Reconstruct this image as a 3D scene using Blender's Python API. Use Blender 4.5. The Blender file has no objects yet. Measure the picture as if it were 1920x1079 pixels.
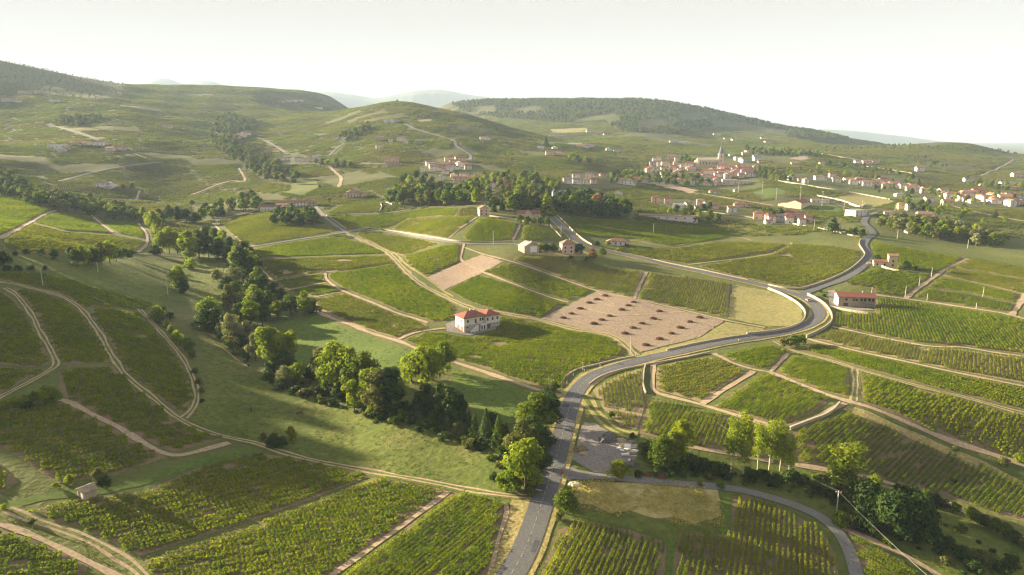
import bpy, bmesh, math, random
import numpy as np
from mathutils import Vector, Matrix, noise
from mathutils.geometry import delaunay_2d_cdt
R = random.Random(7)
NR = np.random.default_rng(7)
scn = bpy.context.scene
COL = scn.collection

# ------------------------------------------------------------------ camera, sky, sun, exposure
CAM_H = 100.0
PITCH = 12.6                       # degrees below the horizon
cd = bpy.data.cameras.new('camera')
cam = bpy.data.objects.new('camera', cd)
COL.objects.link(cam)
cam.location = (0, 0, CAM_H)
cam.rotation_euler = (math.radians(90 - PITCH), 0, 0)
cd.lens, cd.sensor_width = 24.0, 36.0
cd.clip_start, cd.clip_end = 1.0, 60000.0
scn.camera = cam

SUN_EL, SUN_AZ = 13.0, -64.0       # elevation; azimuth from +Y, negative towards the left
world = bpy.data.worlds.new('World'); scn.world = world; world.use_nodes = True
wn = world.node_tree; wn.nodes.clear()
wo = wn.nodes.new('ShaderNodeOutputWorld'); wb = wn.nodes.new('ShaderNodeBackground')
sky = wn.nodes.new('ShaderNodeTexSky'); sky.sky_type = 'NISHITA'; sky.sun_disc = False
sky.sun_elevation = math.radians(SUN_EL); sky.sun_rotation = math.radians(SUN_AZ)
sky.dust_density = 2.2; sky.air_density = 1.2; sky.altitude = 300
veil = wn.nodes.new('ShaderNodeMix'); veil.data_type = 'RGBA'; veil.inputs[0].default_value = 0.42
veil.inputs[7].default_value = (5.2, 4.3, 3.5, 1)           # thin bright cloud veil over the whole sky
cap = wn.nodes.new('ShaderNodeMix'); cap.data_type = 'RGBA'; cap.blend_type = 'DARKEN'; cap.inputs[0].default_value = 1.0
cap.inputs[7].default_value = (1.98, 1.8, 1.67, 1)
wn.links.new(sky.outputs[0], veil.inputs[6]); wn.links.new(veil.outputs[2], cap.inputs[6]); wn.links.new(cap.outputs[2], wb.inputs['Color'])
wb.inputs['Strength'].default_value = 0.05
wn.links.new(wb.outputs[0], wo.inputs['Surface'])

sd = bpy.data.lights.new('sun', 'SUN'); sun = bpy.data.objects.new('sun', sd); COL.objects.link(sun)
sd.energy = 5.0; sd.angle = math.radians(0.6); sd.color = (1.0, 0.80, 0.50)
_a, _e = math.radians(SUN_AZ), math.radians(SUN_EL)
SUNV = Vector((math.sin(_a) * math.cos(_e), math.cos(_a) * math.cos(_e), math.sin(_e)))
sun.rotation_euler = SUNV.to_track_quat('Z', 'Y').to_euler()
sun.location = (-800, 400, 500)
vs = scn.view_settings
vs.view_transform = 'Standard'; vs.look = 'None'; vs.exposure = 2.75; vs.gamma = 1.0
vs.use_curve_mapping = False
scn.cycles.use_denoising = True; scn.cycles.filter_width = 1.3
scn.cycles.volume_bounces = 0
scn.cycles.max_bounces = 5; scn.cycles.diffuse_bounces = 2; scn.cycles.transmission_bounces = 3
scn.cycles.transparent_max_bounces = 6

# ------------------------------------------------------------------ terrain heights
CP, SP = math.cos(math.radians(PITCH)), math.sin(math.radians(PITCH))
FPX = 1280.0                       # focal length in pixels of the 1920 wide photograph
def slope_of(y):                   # rise per metre of forward distance along the sight line of row y
    v = (539.5 - y) / FPX
    return (-SP + CP * v) / (CP + SP * v)
def prof(*pts):                    # (distance, height) or (distance, 'row') pairs
    return [(d, CAM_H + d * slope_of(float(z)) if isinstance(z, str) else float(z)) for d, z in pts]
COLS = {
 -2400: prof((30,5),(150,15),(300,25),(600,35),(1000,40),(1500,90),(2500,330),(3500,300),(6000,100),(13000,0)),
 -700: prof((30,4),(150,13),(300,24),(450,30),(700,32),(1000,60),(1300,160),(1900,350),(2500,500),(3300,440),(6000,100),(13000,0)),  # this and the next column: unseen flank raised to shade the left hill
 -250: prof((30,3),(150,8),(240,15),(330,23),(450,30),(700,31),(1000,32),(1300,95),(1900,235),(2500,420),(3200,400),(6000,100),(13000,0)),
 0: prof((30,2),(150,4),(200,9),(237,13),(323,21),(450,28),(700,27),(1000,25),(1300,'280'),(1600,'232'),(1900,'190'),(2300,'130'),(2500,'107'),(2900,360),(6000,100),(13000,0)),
 200: prof((30,1),(140,1),(200,5),(260,10),(330,14),(430,15),(560,14),(800,13),(1000,'352'),(1150,'310'),(1300,'275'),(1600,'230'),(2000,'190'),(2400,'165'),(2600,'150'),(3000,300),(6000,100),(13000,0)),
 350: prof((30,0),(140,0),(200,0),(280,2),(380,4),(480,4),(560,5),(700,8),(850,12),(1000,'365'),(1150,'320'),(1300,'290'),(1700,'240'),(2200,'200'),(2700,'168'),(2900,'158'),(3300,290),(6000,80),(13000,0)),
 480: prof((30,0),(140,0),(190,-2),(250,-3),(340,-2),(430,2),(520,7),(600,11),(700,'415'),(850,'378'),(1000,'350'),(1200,'315'),(1500,'275'),(2000,'230'),(2600,'185'),(3000,'163'),(3400,300),(6000,60),(13000,-20)),
 600: prof((30,0),(140,0),(200,-3),(255,-4),(320,-1),(380,4),(450,'520'),(540,'475'),(600,'445'),(650,'425'),(800,'385'),(1000,'345'),(1200,'310'),(1500,'268'),(1900,'232'),(2150,'213'),(2250,'208'),(2600,150),(3000,'178'),(3200,'171'),(3700,240),(6000,40),(13000,-30)),
 740: prof((30,0),(140,0),(200,-1),(260,1),(320,2),(400,7),(450,'515'),(540,'470'),(640,'430'),(780,'385'),(950,'345'),(1100,'315'),(1300,'278'),(1600,'235'),(1850,'205'),(2000,'191'),(2080,'189'),(2500,130),(3000,110),(6000,20),(13000,-40)),
 850: prof((30,0),(140,0),(200,-1),(260,1),(320,2),(365,6),(420,'538'),(500,'462'),(560,'430'),(640,'402'),(780,'372'),(950,'342'),(1100,'315'),(1300,'280'),(1600,'240'),(1850,'216'),(1980,'208'),(2050,'207'),(2500,110),(3000,150),(3500,'187'),(4300,180),(6000,10),(13000,-40)),
 960: prof((30,0),(140,0),(200,1),(260,2),(320,2),(355,5),(405,'540'),(445,'500'),(470,'475'),(510,'455'),(620,'405'),(700,'380'),(950,'340'),(1150,'310'),(1400,'277'),(1700,'250'),(1850,'240'),(1950,'239'),(2200,100),(2700,150),(3200,'192'),(3300,'187'),(4200,200),(6000,0),(13000,-40)),
 1050: prof((30,0),(140,0),(200,1),(260,2),(320,3),(380,'580'),(430,'530'),(480,'480'),(520,'455'),(620,24),(720,28),(900,33),(1100,'318'),(1300,'293'),(1600,'268'),(1750,'262'),(2000,84),(2300,'245'),(2700,'222'),(3100,'192'),(3250,'187'),(4000,200),(6000,-10),(13000,-40)),
 1200: prof((30,-1),(140,-1),(200,1),(280,3),(340,3),(420,6),(480,11),(560,16),(700,20),(850,23),(1000,27),(1150,'332'),(1350,'305'),(1600,'283'),(1900,'264'),(2300,'242'),(2700,'212'),(3000,'191'),(3100,'187'),(3800,200),(6000,-20),(13000,-45)),
 1350: prof((30,-3),(140,-3),(190,-2),(230,3),(290,4),(350,4),(420,5),(520,11),(700,16),(850,19),(1000,23),(1150,'335'),(1300,'312'),(1600,'287'),(2000,'268'),(2500,'245'),(2900,'215'),(3000,'211'),(3700,140),(6000,-30),(13000,-45)),
 1500: prof((30,-5),(140,-5),(190,-4),(230,5),(290,4),(351,4),(430,5),(500,9),(586,13),(709,16),(800,'386'),(950,'358'),(1100,'335'),(1300,'310'),(1600,'287'),(2000,'272'),(2400,'258'),(2700,'247'),(2800,'244'),(3500,60),(6000,-40),(13000,-45)),
 1650: prof((30,-7),(140,-7),(190,-4),(230,6),(290,5),(376,5),(460,12),(586,15),(700,17),(850,'380'),(1070,'350'),(1300,'320'),(1600,'293'),(1900,'276'),(2000,'273'),(2300,40),(2600,55),(2900,'266'),(3500,0),(6000,-40),(13000,-45)),
 1800: prof((30,-8),(140,-8),(190,-6),(230,5),(300,6),(376,5),(460,10),(586,13),(700,15),(870,'380'),(1070,'352'),(1300,'325'),(1600,'297'),(1850,'272'),(1950,'266'),(2400,10),(3500,-40),(6000,-40),(13000,-45)),
 1920: prof((30,-9),(140,-9),(190,-7),(230,4),(300,6),(376,6),(460,9),(586,12),(700,14),(870,'378'),(1070,'350'),(1300,'330'),(1600,'303'),(1800,'292'),(1900,'290'),(2400,0),(3500,-40),(6000,-40),(13000,-45)),
 2700: prof((30,-10),(140,-10),(230,2),(300,5),(460,8),(700,12),(1070,18),(1300,24),(1600,36),(1900,40),(2400,-10),(3500,-40),(6000,-40),(13000,-45)),
 4600: prof((30,-8),(140,-8),(230,2),(300,5),(460,8),(700,12),(1070,18),(1300,24),(1600,30),(1900,30),(2400,-10),(3500,-40),(6000,-40),(13000,-45)),
}
def pchip(x, y, q):                # monotone cubic through (x, y); y may be 2-D (first axis = x)
    x = np.asarray(x, float); y = np.asarray(y, float)
    y2 = y.reshape(len(x), -1)
    h = np.diff(x)[:, None]; s = np.diff(y2, axis=0) / h
    m = np.zeros_like(y2)
    w1 = 2 * h[1:] + h[:-1]; w2 = h[1:] + 2 * h[:-1]
    ok = s[1:] * s[:-1] > 0
    with np.errstate(divide='ignore', invalid='ignore'):
        hm = (w1 + w2) / (w1 / s[:-1] + w2 / s[1:])
    m[1:-1] = np.where(ok, hm, 0); m[0], m[-1] = s[0], s[-1]
    q = np.clip(np.asarray(q, float), x[0], x[-1])
    i = np.clip(np.searchsorted(x, q) - 1, 0, len(x) - 2)
    t = ((q - x[i]) / (x[i + 1] - x[i]))[:, None]; hh = (x[i + 1] - x[i])[:, None]
    out = ((1 + 2*t) * (1-t)**2 * y2[i] + t * (1-t)**2 * hh * m[i] + t*t*(3-2*t) * y2[i+1] + t*t*(t-1) * hh * m[i+1])
    return out.reshape((len(q),) + y.shape[1:])
GU = np.concatenate([np.linspace(-2.8, -0.95, 60, endpoint=False), np.linspace(-0.95, 0.95, 560), np.linspace(0.95, 2.8, 41)[1:]])
GL = np.concatenate([np.linspace(math.log(30), math.log(110), 30, endpoint=False),
                     np.linspace(math.log(110), math.log(4200), 430), np.linspace(math.log(4200), math.log(13000), 21)[1:]])
GY = np.exp(GL)
def _blur(a, s, ax):
    k = np.exp(-0.5 * (np.arange(-3*s, 3*s+1) / s)**2); k /= k.sum()
    p = np.pad(a, [(3*s, 3*s) if i == ax else (0, 0) for i in (0, 1)], mode='edge')
    out = np.zeros_like(a)
    for j, w in enumerate(k):
        out += w * np.take(p, np.arange(j, j + a.shape[ax]), axis=ax)
    return out
_cu = np.array([(x - 960) / 1311.0 for x in COLS])
_tab = np.array([pchip(np.log([p[0] for p in c]), [p[1] for p in c], GL) for c in COLS.values()])
GZ = pchip(_cu, _tab, GU)                       # [u, y]
GZ = _blur(_blur(GZ, 5, 0), 3, 1)
_X = GU[:, None] * GY[None, :]; _Y = np.broadcast_to(GY[None, :], _X.shape)
def _waves(X, Y):                               # soft undulation of the ground
    w = 0.0
    for a, L, ph, am in ((0.3, 140, 1.0, .55), (1.4, 95, 2.2, .4), (2.3, 210, 0.4, .8), (0.9, 61, 3.1, .22), (2.9, 47, 5.0, .15)):
        w = w + am * np.sin((X * math.cos(a) + Y * math.sin(a)) * 2 * math.pi / L + ph)
    return w
def _hill(X, Y, cx, cy, h, sa, sb, ang):        # a rounded hill with its own axis
    c, s = math.cos(ang), math.sin(ang)
    a = ((X - cx) * c + (Y - cy) * s) / sa; b = (-(X - cx) * s + (Y - cy) * c) / sb
    return h * np.exp(-0.5 * (a*a + b*b))
def extra(X, Y):
    e = _waves(X, Y) * np.clip((Y - 100) / 150, 0, 1) * np.clip(Y / 500, .45, 1.4)
    e = e + _hill(X, Y, -470, 385, 67, 95, 70, math.radians(-22))       # unseen knoll beyond the left edge, added to shade the left fields
    e = e + _hill(X, Y, -1000, 880, 95, 190, 210, math.radians(-22))    # unseen shoulder further out, added to shade the upper left slope
    return e
GZ = GZ + extra(_X, _Y)
def hz(X, Y):                                   # height of the ground
    X = np.asarray(X, float); Y = np.asarray(Y, float)
    Yc = np.clip(Y, GY[0], GY[-1]); u = np.clip(X / Yc, GU[0], GU[-1]); l = np.log(Yc)
    i = np.clip(np.searchsorted(GU, u) - 1, 0, len(GU) - 2); j = np.clip(np.searchsorted(GL, l) - 1, 0, len(GL) - 2)
    a = (u - GU[i]) / (GU[i+1] - GU[i]); b = (Yc - GY[j]) / (GY[j+1] - GY[j])
    return (GZ[i, j]*(1-a)*(1-b) + GZ[i+1, j]*a*(1-b) + GZ[i, j+1]*(1-a)*b + GZ[i+1, j+1]*a*b)
def ground(px):
    """World points on the ground under photo pixels (1920 wide)."""
    px = np.atleast_2d(np.asarray(px, float))
    dx = (px[:, 0] - 960) / FPX; v = (539.5 - px[:, 1]) / FPX
    DY = CP + SP * v; DX = dx / DY; DZ = (-SP + CP * v) / DY
    ys = np.exp(np.linspace(math.log(60), math.log(6000), 1500))
    n = len(px); lo = np.full(n, 6000.0); hi = np.full(n, 6000.0); done = np.zeros(n, bool)
    prev = ys[0]
    Z = CAM_H + ys[None, :] * DZ[:, None]
    H = hz(DX[:, None] * ys[None, :], np.broadcast_to(ys[None, :], Z.shape))
    below = Z < H
    k = np.where(below.any(1), below.argmax(1), len(ys) - 1)
    lo = ys[np.maximum(k - 1, 0)]; hi = ys[k]
    for _ in range(22):
        m = 0.5 * (lo + hi); bl = CAM_H + m * DZ < hz(DX * m, m)
        hi = np.where(bl, m, hi); lo = np.where(bl, lo, m)
    Y = hi
    return np.stack([DX * Y, Y, hz(DX * Y, Y)], 1)
def pixel(P):
    P = np.atleast_2d(np.asarray(P, float)); Y, Zr = P[:, 1], P[:, 2] - CAM_H
    fw = Y * CP - Zr * SP; up = Y * SP + Zr * CP
    return np.stack([960 + FPX * P[:, 0] / fw, 539.5 - FPX * up / fw], 1)
def depth(P):
    return P[1] * CP - (P[2] - CAM_H) * SP

# ------------------------------------------------------------------ materials
def mat_new(name):
    m = bpy.data.materials.new(name); m.use_nodes = True
    nt = m.node_tree; bs = nt.nodes['Principled BSDF']
    bs.inputs['Specular IOR Level'].default_value = 0.2
    return m, nt, bs
def N(nt, kind, **kw):
    n = nt.nodes.new(kind)
    for k, v in kw.items():
        setattr(n, k, v)
    return n
def ramp(nt, fac, stops):
    r = N(nt, 'ShaderNodeValToRGB')
    while len(r.color_ramp.elements) < len(stops):
        r.color_ramp.elements.new(0.5)
    for e, (p, c) in zip(r.color_ramp.elements, stops):
        e.position = p; e.color = (*c, 1)
    nt.links.new(fac, r.inputs[0]); return r.outputs[0]
def noise_tex(nt, scale, detail=4, vec=None, rough=.6):
    n = N(nt, 'ShaderNodeTexNoise'); n.inputs['Scale'].default_value = scale
    n.inputs['Detail'].default_value = detail; n.inputs['Roughness'].default_value = rough
    if vec is None:
        vec = N(nt, 'ShaderNodeNewGeometry').outputs['Position']
    nt.links.new(vec, n.inputs['Vector']); return n.outputs['Fac']
def mixc(nt, f, a, b, mode='MIX'):
    m = N(nt, 'ShaderNodeMix', data_type='RGBA', blend_type=mode)
    for s, v in ((0, f), (6, a), (7, b)):
        if hasattr(v, 'is_linked'): nt.links.new(v, m.inputs[s])
        else: m.inputs[s].default_value = v if s == 0 else (*v, 1)
    return m.outputs[2]
def bump(nt, bs, h, dist, strength=1.0):
    b = N(nt, 'ShaderNodeBump'); b.inputs['Distance'].default_value = dist; b.inputs['Strength'].default_value = strength
    nt.links.new(h, b.inputs['Height']); nt.links.new(b.outputs[0], bs.inputs['Normal'])
def mat(name, a, b, scale=.3, detail=5, rough=.9, bmp=0.0, fine=None, c=None, local=False):
    """Two or three tones broken up by noise, with an optional relief."""
    m, nt, bs = mat_new(name)
    v = N(nt, 'ShaderNodeTexCoord').outputs['Object'] if local else None
    f = noise_tex(nt, scale, detail, v)
    st = [(.32, a), (.68, b)] if c is None else [(.3, a), (.5, b), (.7, c)]
    col = ramp(nt, f, st)
    if fine:
        g = noise_tex(nt, fine, 3, v)
        col = mixc(nt, .5, col, ramp(nt, g, [(.3, tuple(x * .6 for x in a)), (.7, tuple(min(1, x * 1.35) for x in b))]))
        if bmp: bump(nt, bs, g, bmp)
    elif bmp: bump(nt, bs, f, bmp)
    nt.links.new(col, bs.inputs['Base Color']); bs.inputs['Roughness'].default_value = rough
    return m
def leaf_mat(name, a, b, trans=.35, big=None):
    """Leaves: tone from the clump, from the plant and (vines) from the patch of ground it grows on; light passes through."""
    m, nt, bs = mat_new(name)
    at = N(nt, 'ShaderNodeAttribute', attribute_name='tone')
    oi = N(nt, 'ShaderNodeObjectInfo')
    ad = N(nt, 'ShaderNodeMath', operation='ADD'); ad.use_clamp = True
    ml = N(nt, 'ShaderNodeMath', operation='MULTIPLY_ADD'); ml.inputs[1].default_value = .45; ml.inputs[2].default_value = -.22
    nt.links.new(oi.outputs['Random'], ml.inputs[0]); nt.links.new(ml.outputs[0], ad.inputs[0]); nt.links.new(at.outputs['Fac'], ad.inputs[1])
    f = ad.outputs[0]
    if big:
        g = noise_tex(nt, big, 3)
        ov = N(nt, 'ShaderNodeMath', operation='MULTIPLY_ADD'); ov.inputs[1].default_value = 1.5; ov.inputs[2].default_value = -.72
        nt.links.new(g, ov.inputs[0])
        a2 = N(nt, 'ShaderNodeMath', operation='ADD'); a2.use_clamp = True
        nt.links.new(f, a2.inputs[0]); nt.links.new(ov.outputs[0], a2.inputs[1]); f = a2.outputs[0]
    col = mixc(nt, f, a, b)
    nt.links.new(col, bs.inputs['Base Color']); bs.inputs['Roughness'].default_value = .65; bs.inputs['Specular IOR Level'].default_value = .08
    tr = N(nt, 'ShaderNodeBsdfTranslucent')
    tc = mixc(nt, 1.0, col, (1.1, 1.25, .5), 'MULTIPLY'); nt.links.new(tc, tr.inputs['Color'])
    mx = N(nt, 'ShaderNodeMixShader'); mx.inputs[0].default_value = trans
    nt.links.new(bs.outputs[0], mx.inputs[1]); nt.links.new(tr.outputs[0], mx.inputs[2])
    nt.links.new(mx.outputs[0], nt.nodes['Material Output'].inputs['Surface'])
    return m
M = {}
M['soil'] = mat('vineyard_soil', (.11,.09,.045), (.19,.145,.09), .09, 5, .95, .12, 1.6, c=(.08,.10,.025))
M['soil_pale'] = mat('stony_vineyard_soil', (.17,.13,.075), (.27,.215,.135), .09, 5, .95, .12, 1.6, c=(.12,.13,.04))
M['soil_bare'] = mat('bare_soil', (.24,.18,.14), (.33,.26,.205), .12, 5, .95, .1, 1.3)
M['soil_straw'] = mat('soil_with_straw', (.17,.138,.112), (.26,.208,.165), .25, 8, .95, .2, .9, c=(.23,.18,.11))
M['track'] = mat('dirt_track', (.25,.19,.13), (.37,.29,.21), .15, 6, .95, .06, 1.0, c=(.17,.16,.07))
M['verge'] = mat('dry_verge', (.17,.16,.05), (.32,.27,.12), .2, 5, .95, .2, .9, c=(.09,.13,.03))
M['asphalt'] = mat('asphalt', (.07,.078,.095), (.125,.13,.14), .035, 9, .8, .01, 1.5)
M['asphalt_patch'] = mat('asphalt_patch', (.05,.055,.066), (.075,.08,.09), .2, 6, .8, .01, 2.5)
M['asphalt_worn'] = mat('asphalt_worn', (.085,.09,.1), (.125,.128,.134), .08, 8, .85, .01, 2.0)
M['asphalt_old'] = mat('asphalt_old', (.13,.135,.145), (.19,.19,.19), .12, 6, .85, .01, 2.5)
M['gravel'] = mat('gravel_lot', (.13,.125,.13), (.24,.225,.21), .1, 6, .95, .08, 1.2)
M['gravel_dark'] = mat('crushed_stone', (.09,.09,.1), (.16,.155,.16), .5, 6, .95, .2, 2.0)
M['sandpile'] = mat('sand', (.28,.22,.15), (.36,.3,.22), .5, 5, .95, .1, 2.0)
M['paint'] = mat('road_paint', (.25,.25,.24), (.42,.42,.4), .8, 4, .7)
M['meadow'] = mat('meadow_grass', (.046,.083,.012), (.105,.132,.024), .045, 8, .95, .35, .45, c=(.18,.155,.065))
M['meadow_dry'] = mat('dry_meadow', (.12,.15,.035), (.36,.31,.13), .1, 6, .95, .35, .5, c=(.5,.42,.22))
M['lawn'] = mat('lawn', (.05,.1,.013), (.1,.145,.022), .05, 5, .95, .05, .8)
M['field_pale'] = mat('mown_field', (.15,.165,.05), (.26,.235,.1), .05, 6, .95, .1, .5, c=(.13,.155,.045))
M['field_green'] = mat('green_field', (.065,.095,.016), (.115,.14,.026), .03, 5, .95, .2, .4)
M['stone'] = mat('rubble_wall_stone', (.3,.26,.2), (.48,.43,.34), .8, 5, .9, .05, 3.0)
M['white_wall'] = mat('white_render', (.58,.57,.545), (.70,.69,.66), .3, 4, .85)
M['cream_wall'] = mat('cream_render', (.55,.48,.36), (.66,.58,.45), .3, 4, .85)
M['pink_wall'] = mat('pink_render', (.52,.38,.32), (.62,.48,.41), .3, 4, .85)
M['grey_wall'] = mat('grey_render', (.36,.34,.32), (.46,.44,.42), .3, 4, .85)
M['stone_wall'] = mat('stone_masonry', (.32,.27,.21), (.46,.39,.31), 1.2, 5, .9, .04, 4.0)
M['yellow_wall'] = mat('yellow_render', (.58,.45,.24), (.66,.53,.3), .3, 4, .85)
M['roof_red'] = mat('red_roof_tiles', (.19,.072,.057), (.265,.108,.085), .35, 5, .85, .03, 4.0)
M['roof_orange'] = mat('orange_roof_tiles', (.24,.135,.1), (.3,.185,.14), .35, 5, .85, .03, 4.0)
M['roof_terra'] = mat('terracotta_roof_tiles', (.22,.12,.085), (.3,.18,.13), .35, 5, .85, .03, 4.0, c=(.28,.22,.18))
M['roof_brown'] = mat('brown_roof_tiles', (.13,.075,.06), (.2,.12,.1), .35, 5, .85, .03, 4.0)
M['roof_grey'] = mat('grey_sheet_roof', (.2,.21,.23), (.32,.33,.34), .3, 4, .7, .02, 2.0)
M['roof_slate'] = mat('slate_roof', (.07,.085,.13), (.11,.125,.17), .3, 4, .6, .02, 3.0)
M['white_paint'] = mat('white_paint', (.7,.7,.7), (.8,.8,.8), .5, 3, .5)
M['wood'] = mat('weathered_wood', (.2,.16,.12), (.34,.29,.23), .8, 4, .9)
M['wood_dark'] = mat('dead_wood', (.075,.032,.024), (.14,.065,.045), 1.5, 4, .95)
M['concrete'] = mat('pole_concrete', (.42,.4,.36), (.55,.53,.48), .8, 4, .9)
M['bark'] = mat('bark', (.08,.06,.045), (.15,.12,.09), 1.2, 4, .95)
M['bark_pale'] = mat('pale_bark', (.38,.34,.27), (.55,.5,.42), 1.0, 4, .9)
M['coat_brown'] = mat('brown_coat', (.06,.03,.018), (.09,.045,.025), 1.5, 3, .7, local=True)
M['coat_black'] = mat('black_coat', (.014,.012,.011), (.025,.022,.02), 1.5, 3, .7, local=True)
def plain(name, c, rough=.4, metal=0.0, spec=.5):
    m, nt, bs = mat_new(name)
    bs.inputs['Base Color'].default_value = (*c, 1); bs.inputs['Roughness'].default_value = rough
    bs.inputs['Metallic'].default_value = metal; bs.inputs['Specular IOR Level'].default_value = spec
    return m
M['glass'] = plain('window_glass', (.03,.035,.045), .12)
M['door'] = plain('door_paint', (.1,.065,.045), .6)
M['car_paint'] = plain('grey_car_paint', (.42,.44,.47), .25, .5)
M['tyre'] = plain('tyre_rubber', (.02,.02,.02), .8)
M['red_sign'] = plain('red_sign_paint', (.5,.03,.03), .4)
M['wire'] = plain('wire', (.32,.32,.3), .5)
M['vine'] = leaf_mat('vine_leaves', (.095,.163,.007), (.275,.30,.008), .5, .02)
M['vine_far'] = leaf_mat('far_vine_leaves', (.08,.118,.017), (.19,.2,.033), .42, .006)
M['vine_dry'] = leaf_mat('olive_vine_leaves', (.11,.15,.018), (.28,.275,.03), .45, .02)
M['vine_far_dry'] = leaf_mat('far_olive_vine_leaves', (.1,.115,.028), (.2,.19,.055), .4, .006)
M['leaf_mid'] = leaf_mat('mid_green_leaves', (.048,.09,.011), (.145,.19,.018), .48)
M['leaf_light'] = leaf_mat('light_green_leaves', (.115,.175,.014), (.26,.30,.026), .52)
M['leaf_pale'] = leaf_mat('grey_green_leaves', (.13,.15,.07), (.25,.25,.13), .35)
M['leaf_dark'] = leaf_mat('dark_green_leaves', (.02,.045,.011), (.06,.10,.02), .32)
M['leaf_olive'] = leaf_mat('olive_leaves', (.075,.09,.025), (.16,.165,.05), .35)
M['leaf_rust'] = leaf_mat('rust_leaves', (.16,.09,.035), (.27,.15,.06), .3)
M['leaf_yellow'] = leaf_mat('yellow_leaves', (.15,.2,.015), (.26,.29,.02), .5)
M['grass_blade'] = leaf_mat('meadow_tufts', (.042,.082,.011), (.115,.145,.028), .35, .03)
M['straw'] = leaf_mat('straw_litter', (.27,.22,.13), (.5,.43,.28), .2, .2)
M['verge_blade'] = leaf_mat('verge_tufts', (.12,.13,.035), (.27,.235,.09), .3, .05)
M['dry_blade'] = leaf_mat('dry_tufts', (.36,.32,.1), (.66,.54,.26), .4, .09)

# the open ground: grass near by, vineyard slopes with bare soil further off
def ground_mat():
    m, nt, bs = mat_new('hillside_ground')
    at = N(nt, 'ShaderNodeAttribute', attribute_name='soil')
    g = noise_tex(nt, .025, 6); g2 = noise_tex(nt, .4, 4)
    grass = mixc(nt, .5, ramp(nt, g, [(.3, (.055,.08,.016)), (.5, (.1,.12,.028)), (.72, (.18,.155,.065))]),
                 ramp(nt, g2, [(.3, (.04,.07,.015)), (.7, (.12,.14,.04))]))
    s1 = noise_tex(nt, .008, 5); s2 = noise_tex(nt, .12, 4)
    soil = mixc(nt, .5, ramp(nt, s1, [(.35, (.042,.058,.015)), (.5, (.058,.062,.02)), (.65, (.085,.075,.036))]),
                ramp(nt, s2, [(.35, (.04,.055,.014)), (.65, (.09,.08,.038))]))
    col = mixc(nt, at.outputs['Fac'], grass, soil)
    nt.links.new(col, bs.inputs['Base Color']); bs.inputs['Roughness'].default_value = .95
    bump(nt, bs, g2, .4); return m
M['ground'] = ground_mat()

# ------------------------------------------------------------------ object helpers
def new_mesh(name, V, F, mats=(), smooth=False, midx=None):
    me = bpy.data.meshes.new(name)
    V = np.asarray(V, dtype=np.float32)
    if isinstance(F, np.ndarray):
        me.vertices.add(len(V)); me.vertices.foreach_set('co', V.ravel())
        k = F.shape[1]; n = len(F)
        me.loops.add(n * k); me.loops.foreach_set('vertex_index', F.astype(np.int32).ravel())
        me.polygons.add(n); me.polygons.foreach_set('loop_start', np.arange(n, dtype=np.int32) * k)
        me.polygons.foreach_set('loop_total', np.full(n, k, dtype=np.int32))
        me.update(calc_edges=True)
    else:
        me.from_pydata([tuple(v) for v in V], [], F)
    for m in mats: me.materials.append(m)
    if midx is not None: me.polygons.foreach_set('material_index', np.asarray(midx, dtype=np.int32))
    if smooth: me.polygons.foreach_set('use_smooth', np.ones(len(me.polygons), dtype=bool))
    return me
def link(name, data, parent=None, loc=None, rz=None, scl=None):
    o = bpy.data.objects.new(name, data); COL.objects.link(o)
    if parent: o.parent = parent
    if loc is not None: o.location = loc
    if rz is not None: o.rotation_euler = (0, 0, rz)
    if scl is not None: o.scale = scl if hasattr(scl, '__len__') else (scl,) * 3
    return o
THINGS = []
def tag(o, label, cat, group=None, kind=None):
    if label: o['label'] = label
    if cat: o['category'] = cat
    if group: o['group'] = group
    if kind: o['kind'] = kind
    else: THINGS.append(o)
    return o
class MB:
    """Collects boxes, prisms and tubes for one mesh."""
    def __init__(s): s.v = []; s.f = []; s.m = []
    def add(s, V, F, mi=0):
        b = len(s.v); s.v += [tuple(map(float, v)) for v in V]; s.f += [tuple(b + i for i in f) for f in F]; s.m += [mi] * len(F)
    def box(s, x0, y0, z0, x1, y1, z1, mi=0):
        s.add([(x0,y0,z0),(x1,y0,z0),(x1,y1,z0),(x0,y1,z0),(x0,y0,z1),(x1,y0,z1),(x1,y1,z1),(x0,y1,z1)],
              [(0,3,2,1),(4,5,6,7),(0,1,5,4),(1,2,6,5),(2,3,7,6),(3,0,4,7)], mi)
    def tube(s, pts, rads, n=6, mi=0, cap=True):
        pts = [Vector(p) for p in pts]; b = len(s.v)
        for i, p in enumerate(pts):
            d = (pts[min(i+1, len(pts)-1)] - pts[max(i-1, 0)]).normalized()
            a = d.orthogonal().normalized(); c = d.cross(a); r = rads[i] if hasattr(rads, '__len__') else rads
            s.v += [tuple(p + (a * math.cos(t) + c * math.sin(t)) * r) for t in [2*math.pi*k/n for k in range(n)]]
        for i in range(len(pts)-1):
            for k in range(n):
                s.f.append((b+i*n+k, b+i*n+(k+1)%n, b+(i+1)*n+(k+1)%n, b+(i+1)*n+k)); s.m.append(mi)
        if cap:
            s.f.append(tuple(b + k for k in range(n))[::-1]); s.m.append(mi)
            s.f.append(tuple(b + (len(pts)-1)*n + k for k in range(n))); s.m.append(mi)
    def mesh(s, name, mats, smooth=False):
        return new_mesh(name, s.v, s.f, mats if isinstance(mats, (list, tuple)) else [mats], smooth, s.m)
    def obj(s, name, mats, parent=None, loc=None, rz=None, smooth=False):
        return link(name, s.mesh(name, mats, smooth), parent, loc, rz)
_GN = {}
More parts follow.
